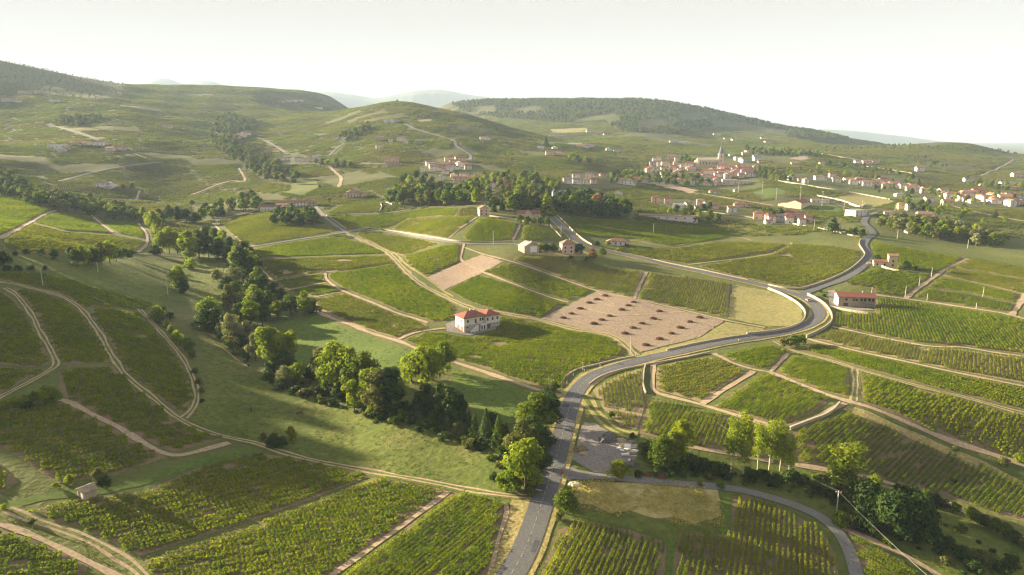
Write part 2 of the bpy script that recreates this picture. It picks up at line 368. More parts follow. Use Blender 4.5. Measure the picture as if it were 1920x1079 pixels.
def gn_tree(col):
    if col.name in _GN: return _GN[col.name]
    g = bpy.data.node_groups.new('place_' + col.name, 'GeometryNodeTree')
    g.interface.new_socket('Geometry', in_out='INPUT', socket_type='NodeSocketGeometry')
    g.interface.new_socket('Geometry', in_out='OUTPUT', socket_type='NodeSocketGeometry')
    gi = g.nodes.new('NodeGroupInput'); go = g.nodes.new('NodeGroupOutput')
    ip = g.nodes.new('GeometryNodeInstanceOnPoints'); ci = g.nodes.new('GeometryNodeCollectionInfo')
    ci.inputs['Collection'].default_value = col; ci.inputs['Separate Children'].default_value = True; ci.inputs['Reset Children'].default_value = True
    ip.inputs['Pick Instance'].default_value = True
    def na(name, t):
        n = g.nodes.new('GeometryNodeInputNamedAttribute'); n.data_type = t; n.inputs[0].default_value = name
        return n.outputs[0]
    L = g.links.new
    L(gi.outputs[0], ip.inputs['Points']); L(ci.outputs[0], ip.inputs['Instance'])
    L(na('pick', 'INT'), ip.inputs['Instance Index']); L(na('rot', 'FLOAT_VECTOR'), ip.inputs['Rotation']); L(na('scl', 'FLOAT_VECTOR'), ip.inputs['Scale'])
    L(ip.outputs[0], go.inputs[0]); _GN[col.name] = g
    return g
def scatter(name, P, rot, scl, col, parent=None, label=None, cat=None, group=None):
    """One object of kind stuff whose points carry copies of the meshes in col."""
    me = bpy.data.meshes.new(name); n = len(P)
    me.vertices.add(n); me.vertices.foreach_set('co', np.asarray(P, np.float32).ravel())
    a = me.attributes.new('rot', 'FLOAT_VECTOR', 'POINT'); a.data.foreach_set('vector', np.asarray(rot, np.float32).ravel())
    s = np.asarray(scl, np.float32); s = np.repeat(s[:, None], 3, 1) if s.ndim == 1 else s
    a = me.attributes.new('scl', 'FLOAT_VECTOR', 'POINT'); a.data.foreach_set('vector', s.ravel())
    a = me.attributes.new('pick', 'INT', 'POINT'); a.data.foreach_set('value', NR.integers(0, len(col.objects), n).astype(np.int32))
    o = link(name, me, parent)
    md = o.modifiers.new('place', 'NODES'); md.node_group = gn_tree(col)
    tag(o, label, cat, group, 'stuff'); return o
def proto_col(name, meshes):
    c = bpy.data.collections.new(name)
    for m in meshes: c.objects.link(bpy.data.objects.new(m.name, m))
    return c
def leaf_quads(C, Nn, size, tone):
    """Folded leaf-clump quads at C facing Nn."""
    n = len(C); Nn = Nn / np.maximum(np.linalg.norm(Nn, axis=1, keepdims=True), 1e-6)
    r = NR.normal(size=(n, 3)); a = np.cross(Nn, r); a /= np.maximum(np.linalg.norm(a, axis=1, keepdims=True), 1e-6); b = np.cross(Nn, a)
    s = np.asarray(size)[:, None] * .5
    k1 = NR.uniform(.7, 1.2, (n, 1)); k2 = NR.uniform(.6, 1.1, (n, 1)); fold = NR.uniform(-.35, .1, (n, 1))
    V = np.stack([C - a*s*k1, C - b*s*k2 + Nn*s*fold, C + a*s*k1, C + b*s*k2 + Nn*s*fold], 1).reshape(-1, 3)
    F = np.arange(4 * n).reshape(n, 4)
    return V, F, np.repeat(tone, 4)
def leaf_mesh(name, C, Nn, size, tone, material):
    V, F, T = leaf_quads(C, Nn, size, tone)
    me = new_mesh(name, V, F, [material])
    a = me.attributes.new('tone', 'FLOAT', 'POINT'); a.data.foreach_set('value', T.astype(np.float32))
    return me

# polygons and lines drawn on the ground
def dens(px, step=18, closed=False):
    px = [np.array(p, float) for p in px]; out = []
    for a, b in zip(px, px[1:] + ([px[0]] if closed else [])):
        k = max(1, int(np.linalg.norm(b - a) / step)); out += [a + (b - a) * t / k for t in range(k)]
    if not closed: out.append(px[-1])
    return np.array(out)
def smooth_px(px, k=4):                      # Catmull-Rom through the points
    p = [np.array(q, float) for q in px]; p = [2*p[0]-p[1]] + p + [2*p[-1]-p[-2]]; out = []
    for i in range(1, len(p) - 2):
        for t in np.arange(k) / k:
            out.append(.5 * ((2*p[i]) + (p[i+1]-p[i-1])*t + (2*p[i-1]-5*p[i]+4*p[i+1]-p[i+2])*t*t + (3*p[i]-p[i-1]-3*p[i+1]+p[i+2])*t**3))
    out.append(p[-2]); return np.array(out)
def inside(pts, poly):
    x, y = pts[:, 0], pts[:, 1]; c = np.zeros(len(pts), bool); j = len(poly) - 1
    for i in range(len(poly)):
        xi, yi, xj, yj = *poly[i][:2], *poly[j][:2]
        if yi != yj: c ^= ((yi > y) != (yj > y)) & (x < (xj - xi) * (y - yi) / (yj - yi) + xi)
        j = i
    return c
def edge_dist(pts, poly):
    d = np.full(len(pts), 1e9)
    for i in range(len(poly)):
        a = np.array(poly[i-1][:2]); b = np.array(poly[i][:2]); ab = b - a; L = max(ab @ ab, 1e-9)
        t = np.clip(((pts - a) @ ab) / L, 0, 1); d = np.minimum(d, np.linalg.norm(pts - a - t[:, None] * ab, axis=1))
    return d
def lift(X, Y, off): return hz(X, Y) + off * (1 + Y / 350)
def sheet(name, px, material, off, parent=None, wpoly=None, rag=0.0):
    """A patch of ground cover draped over the terrain."""
    W = ground(dens(px, 18, True))[:, :2] if wpoly is None else wpoly
    if rag:                                             # uneven edge
        W = ground(dens(px, 5, True))[:, :2]
        W = W + rag * np.array([(noise.noise((x * .35, y * .35, 3.)), noise.noise((x * .35, y * .35, 9.))) for x, y in W]) * np.clip(W[:, 1:] / 300, .6, 2)
    Y = W[:, 1].mean(); st = max(3.5, Y * .014)
    x0, y0 = W.min(0); x1, y1 = W.max(0)
    while (x1-x0)*(y1-y0)/st/st > 9000: st *= 1.3
    gx, gy = np.meshgrid(np.arange(x0, x1, st), np.arange(y0, y1, st)); G = np.stack([gx.ravel(), gy.ravel()], 1)
    G = G[inside(G, W)]; G = G[edge_dist(G, W) > st * .35] if len(G) else G
    vv = [Vector(p) for p in W] + [Vector(p) for p in G]; n = len(W)
    rv, _, rf, *_ = delaunay_2d_cdt(vv, [(i, (i+1) % n) for i in range(n)], [], 1, 1e-4)
    A = np.array([tuple(v) for v in rv]); V = np.column_stack([A, lift(A[:, 0], A[:, 1], off)])
    fs = []
    for f in rf:
        a, b, c = (A[i] for i in f[:3])
        fs.append(tuple(f) if (b[0]-a[0])*(c[1]-a[1]) - (b[1]-a[1])*(c[0]-a[0]) > 0 else tuple(f)[::-1])
    return link(name, new_mesh(name, V, fs, [material], True), parent), W
def wline(px, step=3.0, k=4):
    """Smooth ground line through photo pixels, resampled in metres."""
    W = ground(smooth_px(px, k))[:, :2]
    d = np.concatenate([[0], np.cumsum(np.linalg.norm(np.diff(W, axis=0), axis=1))])
    keep = np.concatenate([[True], np.diff(d) > 1e-3]); W, d = W[keep], d[keep]
    q = np.linspace(0, d[-1], max(2, int(d[-1] / step) + 1))
    W = np.column_stack([np.interp(q, d, W[:, 0]), np.interp(q, d, W[:, 1])])
    for _ in range(2):
        if len(W) > 4: W[1:-1] = .25*W[:-2] + .5*W[1:-1] + .25*W[2:]
    return W
def normals2(W):
    t = np.gradient(W, axis=0); t /= np.maximum(np.linalg.norm(t, axis=1, keepdims=True), 1e-9)
    return np.column_stack([-t[:, 1], t[:, 0]])
def ribbon(name, W, width, material, off, parent=None, shift=0.0, ragged=0.0, cross=4):
    n = normals2(W); k = cross + 1; wd = np.full(len(W), width, float)
    if ragged:
        wd = width * (1 + ragged * np.sin(np.arange(len(W)) * .7) * np.sin(np.arange(len(W)) * .23 + 1)) 
    V = []
    for i in range(k):
        s = shift + wd * (i / cross - .5); P = W + n * s[:, None]
        V.append(np.column_stack([P, lift(P[:, 0], P[:, 1], off)]))
    V = np.stack(V, 1).reshape(-1, 3); m = len(W)
    I = (np.arange(m - 1)[:, None] * k + np.arange(cross)[None, :]).ravel()
    F = np.stack([I, I + k, I + k + 1, I + 1], 1)[:, ::-1]
    return link(name, new_mesh(name, V, F, [material], True), parent)
def wall_run(name, W, w, h, material, parent=None, base=1.0):
    """A solid wall with a flat top that follows the ground; returns the object."""
    n = normals2(W); L = W + n * w / 2; Rr = W - n * w / 2; mb = MB(); m = len(W)
    zt = hz(W[:, 0], W[:, 1]) + h + NR.uniform(-.05, .05, m); zb = zt - h - base
    V = []
    for i in range(m):
        V += [(*L[i], zb[i]), (*L[i], zt[i]), (*Rr[i], zt[i]), (*Rr[i], zb[i])]
    F = []
    for i in range(m - 1):
        a, b = 4*i, 4*i + 4
        F += [(a, a+1, b+1, b), (a+1, a+2, b+2, b+1), (a+2, a+3, b+3, b+2)]
    F += [(0, 3, 2, 1), (4*m-4, 4*m-3, 4*m-2, 4*m-1)]
    mb.add(V, F); return mb.obj(name, material, parent)
def world_scatter(px_poly, spacing, ymin=None, ymax=None, n_try=None):
    """Random ground points, even in metres, whose picture falls inside a photo polygon."""
    pl = np.array(px_poly, float); b = pl.min(0), pl.max(0)
    q = NR.uniform(b[0], b[1], (1500, 2)); q = q[inside(q, pl)][:260]; W = ground(q); W = W[W[:, 1] < 5500]
    if ymin: W = W[W[:, 1] > ymin]
    if ymax: W = W[W[:, 1] < ymax]
    x0, y0 = W[:, :2].min(0) - spacing; x1, y1 = W[:, :2].max(0) + spacing
    n = int((x1-x0)*(y1-y0) / spacing**2 * 1.6) if n_try is None else n_try
    n = min(n, 60000); C = NR.uniform((x0, y0), (x1, y1), (n, 2))
    C = np.column_stack([C, hz(C[:, 0], C[:, 1])]); C = C[inside(pixel(C), pl)]
    out = []; cell = {}
    for p in C:
        k = (int(p[0] // spacing), int(p[1] // spacing)); bad = False
        for i in (-1, 0, 1):
            for j in (-1, 0, 1):
                for r in cell.get((k[0]+i, k[1]+j), ()):
                    if (r[0]-p[0])**2 + (r[1]-p[1])**2 < spacing*spacing*.72: bad = True
        if not bad: cell.setdefault(k, []).append(p); out.append(p)
    return np.array(out).reshape(-1, 3)
ORD = 'first second third fourth fifth sixth seventh eighth ninth tenth eleventh twelfth thirteenth fourteenth fifteenth sixteenth seventeenth eighteenth nineteenth twentieth'.split()
def ordinal(i):
    if i < 20: return ORD[i]
    t = ['twenty', 'thirty', 'forty', 'fifty', 'sixty', 'seventy', 'eighty', 'ninety'][(i + 1) // 10 - 2]; u = (i + 1) % 10
    return (t[:-1] + 'ieth') if u == 0 else t + '-' + ORD[u - 1]

# ------------------------------------------------------------------ the ground itself
nu, ny = GZ.shape
tV = np.stack([_X, _Y, GZ], 2).reshape(-1, 3)
ii, jj = np.meshgrid(np.arange(nu - 1), np.arange(ny - 1), indexing='ij'); I = (ii * ny + jj).ravel()
terr = new_mesh('ground', tV, np.stack([I, I + ny, I + ny + 1, I + 1], 1), [M['ground']], True)
a = terr.attributes.new('soil', 'FLOAT', 'POINT')
soil_v = np.clip((_Y - 560) / 160, 0, 1) * (.62 + .2 * np.sin(_X / 90.) * np.sin(_Y / 130.))
a.data.foreach_set('value', soil_v.ravel().astype(np.float32))
ground_o = link('ground', terr); tag(ground_o, None, None, None, 'structure')

def far_range(px, Y0, back, material, rough=1.0):
    """A mountain range whose crest follows the given skyline at a distance."""
    q = smooth_px(px, 10); v = (539.5 - q[:, 1]) / FPX; DY = CP + SP * v
    cx = (q[:, 0] - 960) / FPX / DY * Y0; cz = CAM_H + Y0 * (-SP + CP * v) / DY
    w = np.sin(np.arange(len(q)) * 1.3) * rough * 6 + np.sin(np.arange(len(q)) * .37) * rough * 5
    V = []
    for k, f in enumerate((0, .3, .62, .88, 1, .8, .4, 0)):
        d = (k - 4) * back / 3.5 + (w * 4 if 0 < k < 7 and k != 4 else 0)
        V.append(np.column_stack([cx * (1 + d / Y0 * .3), Y0 + d + np.zeros(len(q)), -48 + (cz + w * (.15 if k == 4 else .8) + 48) * f]))
    V = np.stack(V, 1).reshape(-1, 3); m = len(q)
    I = (np.arange(m - 1)[:, None] * 8 + np.arange(7)[None, :]).ravel()
    o = link('hills', new_mesh('hills', V, np.stack([I, I + 8, I + 9, I + 1], 1), [material], True)); tag(o, None, None, None, 'structure')
M['wooded'] = mat('wooded_slope', (.04,.065,.03), (.08,.1,.04), .004, 6, .95)
far_range([(150,185),(235,172),(268,158),(292,147),(318,149),(345,157),(372,152),(398,153),(430,162),(500,175),(560,186)], 11400, 1400, M['wooded'])
far_range([(520,182),(600,172),(660,178),(705,184),(750,176),(790,169),(830,169),(880,178),(940,186),(1020,200)], 11600, 1400, M['wooded'])
far_range([(1500,246),(1545,243),(1600,246),(1650,251),(1700,257),(1760,265),(1830,270),(1930,274),(2080,276)], 10500, 900, M['wooded'])

hz_mb = MB(); hz_mb.box(-37500, -60, -62, 37500, 13400, 1120)
haze_m = bpy.data.materials.new('haze'); haze_m.use_nodes = True; hnt = haze_m.node_tree; hnt.nodes.clear()
hv = hnt.nodes.new('ShaderNodeVolumePrincipled'); ho = hnt.nodes.new('ShaderNodeOutputMaterial')
hv.inputs['Color'].default_value = (.52, .70, .98, 1); hv.inputs['Density'].default_value = 0.00007; hv.inputs['Anisotropy'].default_value = 0.0
hv.inputs['Density Attribute'].default_value = ''
hnt.links.new(hv.outputs[0], ho.inputs['Volume'])
haze_o = hz_mb.obj('haze', haze_m); tag(haze_o, None, None, None, 'stuff')

# ------------------------------------------------------------------ roads
MAIN = [(925,1130),(958,1079),(971,1058),(985,1030),(1001,989),(1014,949),(1026,912),(1036,882),(1046,848),(1053,820),(1060,798),(1066,772),(1074,748),(1084,731),(1100,714),(1122,701),(1150,691),(1180,682),(1210,674),(1240,667),(1275,660),(1322,649),(1385,637),(1440,629),(1480,621),(1510,612),(1529,601),(1536,589),(1532,577),(1519,565),(1502,556),(1485,550),(1465,545),(1436,537),(1402,529),(1360,520),(1310,509),(1260,499),(1222,490),(1185,481),(1145,473),(1112,464),(1088,455),(1071,442),(1055,427),(1040,413),(1026,400),(1012,388)]
BRANCH = [(1504,553),(1525,544),(1552,534),(1580,525),(1605,510),(1622,494),(1628,481),(1624,471),(1619,461),(1624,450),(1636,441),(1632,430),(1620,418),(1627,406),(1645,398)]
LANE = [(1050,884),(1075,888),(1112,893),(1150,897),(1192,901),(1235,905),(1285,909),(1350,914),(1400,922),(1435,931),(1477,944),(1515,958),(1545,974),(1570,996),(1587,1022),(1597,1047),(1606,1079),(1612,1120)]
Wm = wline(MAIN, 2.5, 5); Wb = wline(BRANCH, 2.5, 5); Wl = wline(LANE, 2.5, 5)
road = ribbon('road', Wm, 6.6, M['asphalt'], .17); tag(road, None, None, None, 'structure')
o = ribbon('road', Wb, 5.8, M['asphalt'], .155); tag(o, None, None, None, 'structure')
o = ribbon('road', Wl, 3.4, M['asphalt_old'], .14); tag(o, None, None, None, 'structure')
nM = normals2(Wm)
for s in (-1, 1):                                       # pale edge of the carriageway, then verge
    o = ribbon('road_shoulder', Wm, 2.2, M['verge'], .105, shift=s * 3.9, ragged=.25); tag(o, None, None, None, 'structure')
dm = np.concatenate([[0], np.cumsum(np.linalg.norm(np.diff(Wm, axis=0), axis=1))])
def on_road(name, y0, y1, width, shift, m, off, rag):         # a stretch of the carriageway between two photo rows
    rows = pixel(np.column_stack([Wm, hz(Wm[:, 0], Wm[:, 1])]))[:, 1]; k = np.where((rows <= y0) & (rows >= y1) & (Wm[:, 1] < 420))[0]
    o = ribbon(name, Wm[k[0]:k[-1] + 1], width, M[m], off, road, shift, rag); o['kind'] = 'structure'
on_road('road_surface', 1130, 957, 6.5, 0, 'asphalt_worn', .176, 0)
for y0, y1, w_, s_, m_ in ((1040, 1012, 1.3, -2.2, 'asphalt_patch'), (930, 905, 2.6, 1.6, 'asphalt_patch'), (860, 842, 1.6, -1.9, 'asphalt_worn'), (770, 757, 2.6, 1.5, 'asphalt_patch'), (726, 716, 2.4, -1.6, 'asphalt_worn'), (688, 684, 2.6, 1.5, 'asphalt_patch')):
    on_road('road_patch', y0, y1, w_, s_, m_, .183, .12)
mk = MB()
t = 4.0
while t < dm[-1] - 4:                                   # broken centre line
    q = np.linspace(t, t + 1.8, 3); P = np.column_stack([np.interp(q, dm, Wm[:, 0]), np.interp(q, dm, Wm[:, 1])]); n2 = normals2(P)
    if P[1, 1] < 420:
        for k in range(2):
            V = [(*(P[k + a] + n2[k + a] * s * .06),) for a, s in ((0, -1), (0, 1), (1, 1), (1, -1))]
            mk.add([(x, y, float(lift(x, y, .19)) + .02) for x, y in V], [(3, 2, 1, 0)])
    t += 3.3
o = mk.obj('road_marking', M['paint'], road); o['kind'] = 'stuff'
mk2 = MB()                                              # give-way line and seams across the road
for (x, y) in ((1036, 880),):
    c = ground([(x, y)])[0][:2]; i = int(np.argmin(np.linalg.norm(Wm - c, axis=1)))
    P, n2 = Wm[i], nM[i]; tt = np.array([n2[1], -n2[0]])
    V = [P + n2*3.1 - tt*.35, P - n2*3.1 - tt*.35, P - n2*3.1 + tt*.35, P + n2*3.1 + tt*.35]
    mk2.add([(a, b, float(lift(a, b, .19))) for a, b in V], [(0, 1, 2, 3)])
o = mk2.obj('road_seam', M['asphalt_old'], road); o['kind'] = 'structure'

TRACKS = [  # (photo line, width in metres, material, double rut?)
 ([(-40,524),(0,530),(25,532),(62,542),(100,551),(130,564),(155,582),(172,605),(190,630),(205,660),(220,682),(232,700),(250,717),(275,737),(300,757),(322,777),(345,791),(375,806),(405,815),(430,822),(480,831),(505,841),(555,856),(605,868),(667,879),(730,891),(805,904),(880,919),(960,931),(997,932)], 2.9, 'track', 1),
 ([(10,541),(20,546),(32,555),(50,577),(65,600),(72,617),(90,647),(104,675),(106,686),(95,694),(50,720),(0,745),(-40,768)], 2.5, 'track', 1),
 ([(262,580),(267,587),(282,602),(305,627),(327,652),(345,675),(357,700),(366,722),(369,748),(360,770),(345,784)], 2.5, 'track', 1),
 ([(112,750),(125,752),(150,765),(187,785),(225,803),(262,827),(300,848),(330,857),(375,846),(430,831)], 2.6, 'track', 0),
 ([(0,983),(40,996),(75,1011),(125,1034),(175,1059),(215,1079),(260,1110)], 2.2, 'track', 0),
 ([(12,955),(40,966),(75,981),(125,996),(175,1016),(212,1038),(255,1066),(285,1100)], 3.4, 'track', 1),
 ([(842,922),(780,968),(730,1004),(680,1039),(630,1074),(600,1098)], 2.0, 'track', 0),
 ([(948,945),(953,952),(946,978),(937,1004),(918,1079),(905,1120)], 1.4, 'track', 0),
 ([(440,468),(480,462),(555,450),(605,443),(650,436),(692,432),(730,436),(780,444),(830,452),(867,457),(915,458),(960,457),(978,462)], 3.6, 'asphalt_old', 0),
 ([(655,440),(632,425),(612,410),(600,397),(590,386)], 4.0, 'asphalt_old', 0),
 ([(652,440),(670,448),(692,457),(725,473),(745,492),(767,515),(792,535),(825,552),(855,567),(892,581),(917,584),(960,591),(1010,600),(1072,617),(1135,627),(1160,637),(1177,652),(1192,668)], 3.2, 'track', 1),
 ([(735,472),(748,482),(762,497),(800,522),(830,545),(850,557)], 1.8, 'verge', 0),
 ([(609,512),(613,525),(635,542),(667,556),(705,571),(742,587),(775,597),(802,606)], 2.2, 'track', 0),
 ([(560,566),(587,582),(630,600),(662,611),(692,624),(725,634),(750,641),(775,652),(815,667),(855,681),(905,697),(960,716),(1010,732),(1052,744)], 3.0, 'track', 0),
 ([(748,637),(768,627),(800,620),(835,616)], 2.6, 'track', 0),
 ([(485,500),(500,515),(512,528)], 2.0, 'track', 0),
 ([(515,527),(560,520),(609,512)], 1.2, 'track', 0), ([(537,545),(575,538),(612,530)], 1.6, 'track', 0), ([(590,558),(620,552),(645,548)], 1.6, 'track', 0),
 ([(870,458),(866,475),(866,490),(905,510),(960,532),(1022,555),(1066,568)], 2.0, 'track', 0),
 ([(872,465),(905,477),(955,490),(1022,512),(1072,530),(1116,545),(1185,560),(1260,577),(1360,601),(1435,615)], 2.2, 'track', 0),
 ([(1452,640),(1475,652),(1492,660),(1540,672),(1602,691),(1665,709),(1740,730),(1815,747),(1865,762),(1930,779)], 2.8, 'track', 1),
 ([(1515,636),(1532,641),(1565,649),(1615,661),(1690,677),(1790,699),(1930,727)], 2.2, 'track', 0),
 ([(1560,613),(1600,622),(1640,631),(1700,643),(1740,650),(1777,652),(1802,651),(1865,662),(1930,670)], 2.2, 'track', 0),
 ([(1628,552),(1690,560),(1740,567),(1815,578),(1890,590),(1930,602)], 3.2, 'track', 0),
 ([(1698,560),(1712,549),(1727,537),(1752,520),(1777,503),(1815,486)], 3.0, 'track', 0),
 ([(1895,593),(1905,580),(1912,570),(1925,545)], 3.4, 'track', 0),
 ([(1440,697),(1490,717),(1540,737),(1592,754),(1627,763),(1690,788),(1765,821),(1840,846),(1930,876)], 3.0, 'track', 0),
 ([(1602,692),(1604,722),(1600,752)], 2.8, 'track', 1), ([(1477,664),(1462,680),(1446,697)], 2.0, 'track', 0),
 ([(1225,684),(1224,710),(1226,735),(1267,747),(1317,760),(1385,781),(1440,798),(1468,800),(1500,795),(1530,784),(1560,768),(1585,757)], 2.4, 'track', 0),
 ([(1317,758),(1350,736),(1385,715),(1412,697)], 2.8, 'track', 0), ([(1335,664),(1350,668),(1370,680),(1410,693),(1442,698)], 2.4, 'track', 0),
 ([(1222,686),(1240,680),(1272,672),(1322,664),(1345,664)], 2.0, 'track', 0),
 ([(1095,742),(1103,756),(1120,778),(1143,800),(1172,815),(1195,818)], 4.6, 'verge', 1),
 ([(1585,765),(1640,785),(1690,808),(1730,826),(1800,856),(1850,880),(1930,915)], 4.5, 'verge', 0),
 ([(1290,838),(1350,848),(1400,858),(1450,866)], 2.0, 'track', 0), ([(1490,872),(1555,882),(1610,891),(1660,905),(1705,918)], 2.2, 'track', 0),
 ([(1770,940),(1800,955),(1860,985),(1930,1015)], 2.4, 'track', 0), ([(1580,990),(1640,1016),(1700,1044),(1760,1079),(1800,1110)], 2.6, 'track', 0),
 ([(1118,546),(1155,577),(1100,556)], 1.0, 'track', 0),
 ([(1085,575),(1112,583),(1160,592),(1210,590),(1285,585)], 1.6, 'track', 0),
 ([(0,448),(30,432),(60,416),(85,402),(106,395)], 3.4, 'track', 0), ([(172,404),(185,416),(212,436)], 2.6, 'track', 0),
 ([(260,420),(275,440),(274,460),(258,474)], 2.6, 'track', 0), ([(258,476),(300,478),(350,484)], 2.2, 'track', 0),
 ([(400,420),(415,435),(432,452)], 2.2, 'track', 0), ([(410,412),(470,398),(490,392)], 2.2, 'track', 0),
 ([(92,234),(120,242),(150,250),(172,258),(190,268)], 5.0, 'asphalt_old', 0), ([(190,234),(225,224)], 4.5, 'asphalt_old', 0),
 ([(112,340),(150,330),(200,318),(250,310),(306,304)], 5.5, 'asphalt_old', 0), ([(250,288),(275,298)], 4.0, 'track', 0),
 ([(95,363),(180,372),(255,375),(290,378)], 4.0, 'track', 0), ([(256,375),(262,358)], 3.5, 'track', 0), ([(360,365),(430,340),(450,342),(460,338),(448,316)], 4.0, 'track', 0),
 ([(480,258),(505,268),(525,280),(538,290)], 5.0, 'asphalt_old', 0), ([(617,292),(635,275),(645,270)], 5.0, 'asphalt_old', 0),
 ([(617,312),(630,325),(640,335),(635,352)], 6.0, 'track', 0), ([(758,232),(780,243),(815,253),(850,264),(856,275),(880,290),(882,300)], 6.0, 'asphalt_old', 0),
 ([(677,307),(715,308),(760,308)], 4.0, 'asphalt_old', 0), ([(695,333),(740,332)], 4.0, 'asphalt_old', 0),
 ([(600,403),(660,402),(720,400),(760,395)], 2.4, 'track', 0), ([(740,415),(738,408),(760,405),(800,396),(850,390)], 2.2, 'track', 0),
 ([(1300,362),(1340,368),(1400,378),(1450,386)], 4.0, 'track', 0), ([(1300,396),(1370,404),(1440,412),(1560,430),(1610,445)], 4.0, 'verge', 0),
 ([(1760,380),(1830,398),(1900,412),(1950,420)], 5.0, 'track', 0), ([(1530,375),(1560,382),(1610,395),(1640,392)], 4.5, 'asphalt_old', 0),
 ([(1840,330),(1880,312),(1900,300)], 4.0, 'track', 0), ([(1145,457),(1190,452),(1250,463),(1330,450),(1380,445),(1410,452)], 1.6, 'verge', 0),
 ([(1290,497),(1350,490),(1440,478),(1478,466),(1484,455)], 1.8, 'verge', 0), ([(841,448),(862,430),(893,408)], 2.2, 'track', 0), ([(962,450),(970,435),(975,422)], 2.2, 'track', 0),
 ([(1212,511),(1200,535),(1190,560)], 2.4, 'track', 0), ([(400,645),(420,655),(450,680),(470,690)], 1.2, 'verge', 0), ([(490,540),(500,560),(508,580)], 1.2, 'track', 0),
]
for px, w, mk_, ruts in TRACKS:
    W = wline(px, 2.5 if min(p[1] for p in px) > 400 else 5.0, 4)
    o = ribbon('track', W, w * (.82 if mk_ == 'track' else 1), M[mk_], .1, ragged=.3 if mk_ != 'asphalt_old' else 0); tag(o, None, None, None, 'structure')
    if ruts:                                            # grass left standing between the wheel ruts
        g = ribbon('grass_strip', W, w * .3, M['meadow'], .125, ragged=.4, cross=2, parent=o); g['kind'] = 'structure'
        g = ribbon('grass_edge', W, w * 1.5, M['field_pale' if min(p[1] for p in px) < 500 else 'meadow'], .075, ragged=.3, parent=o); g['kind'] = 'structure'

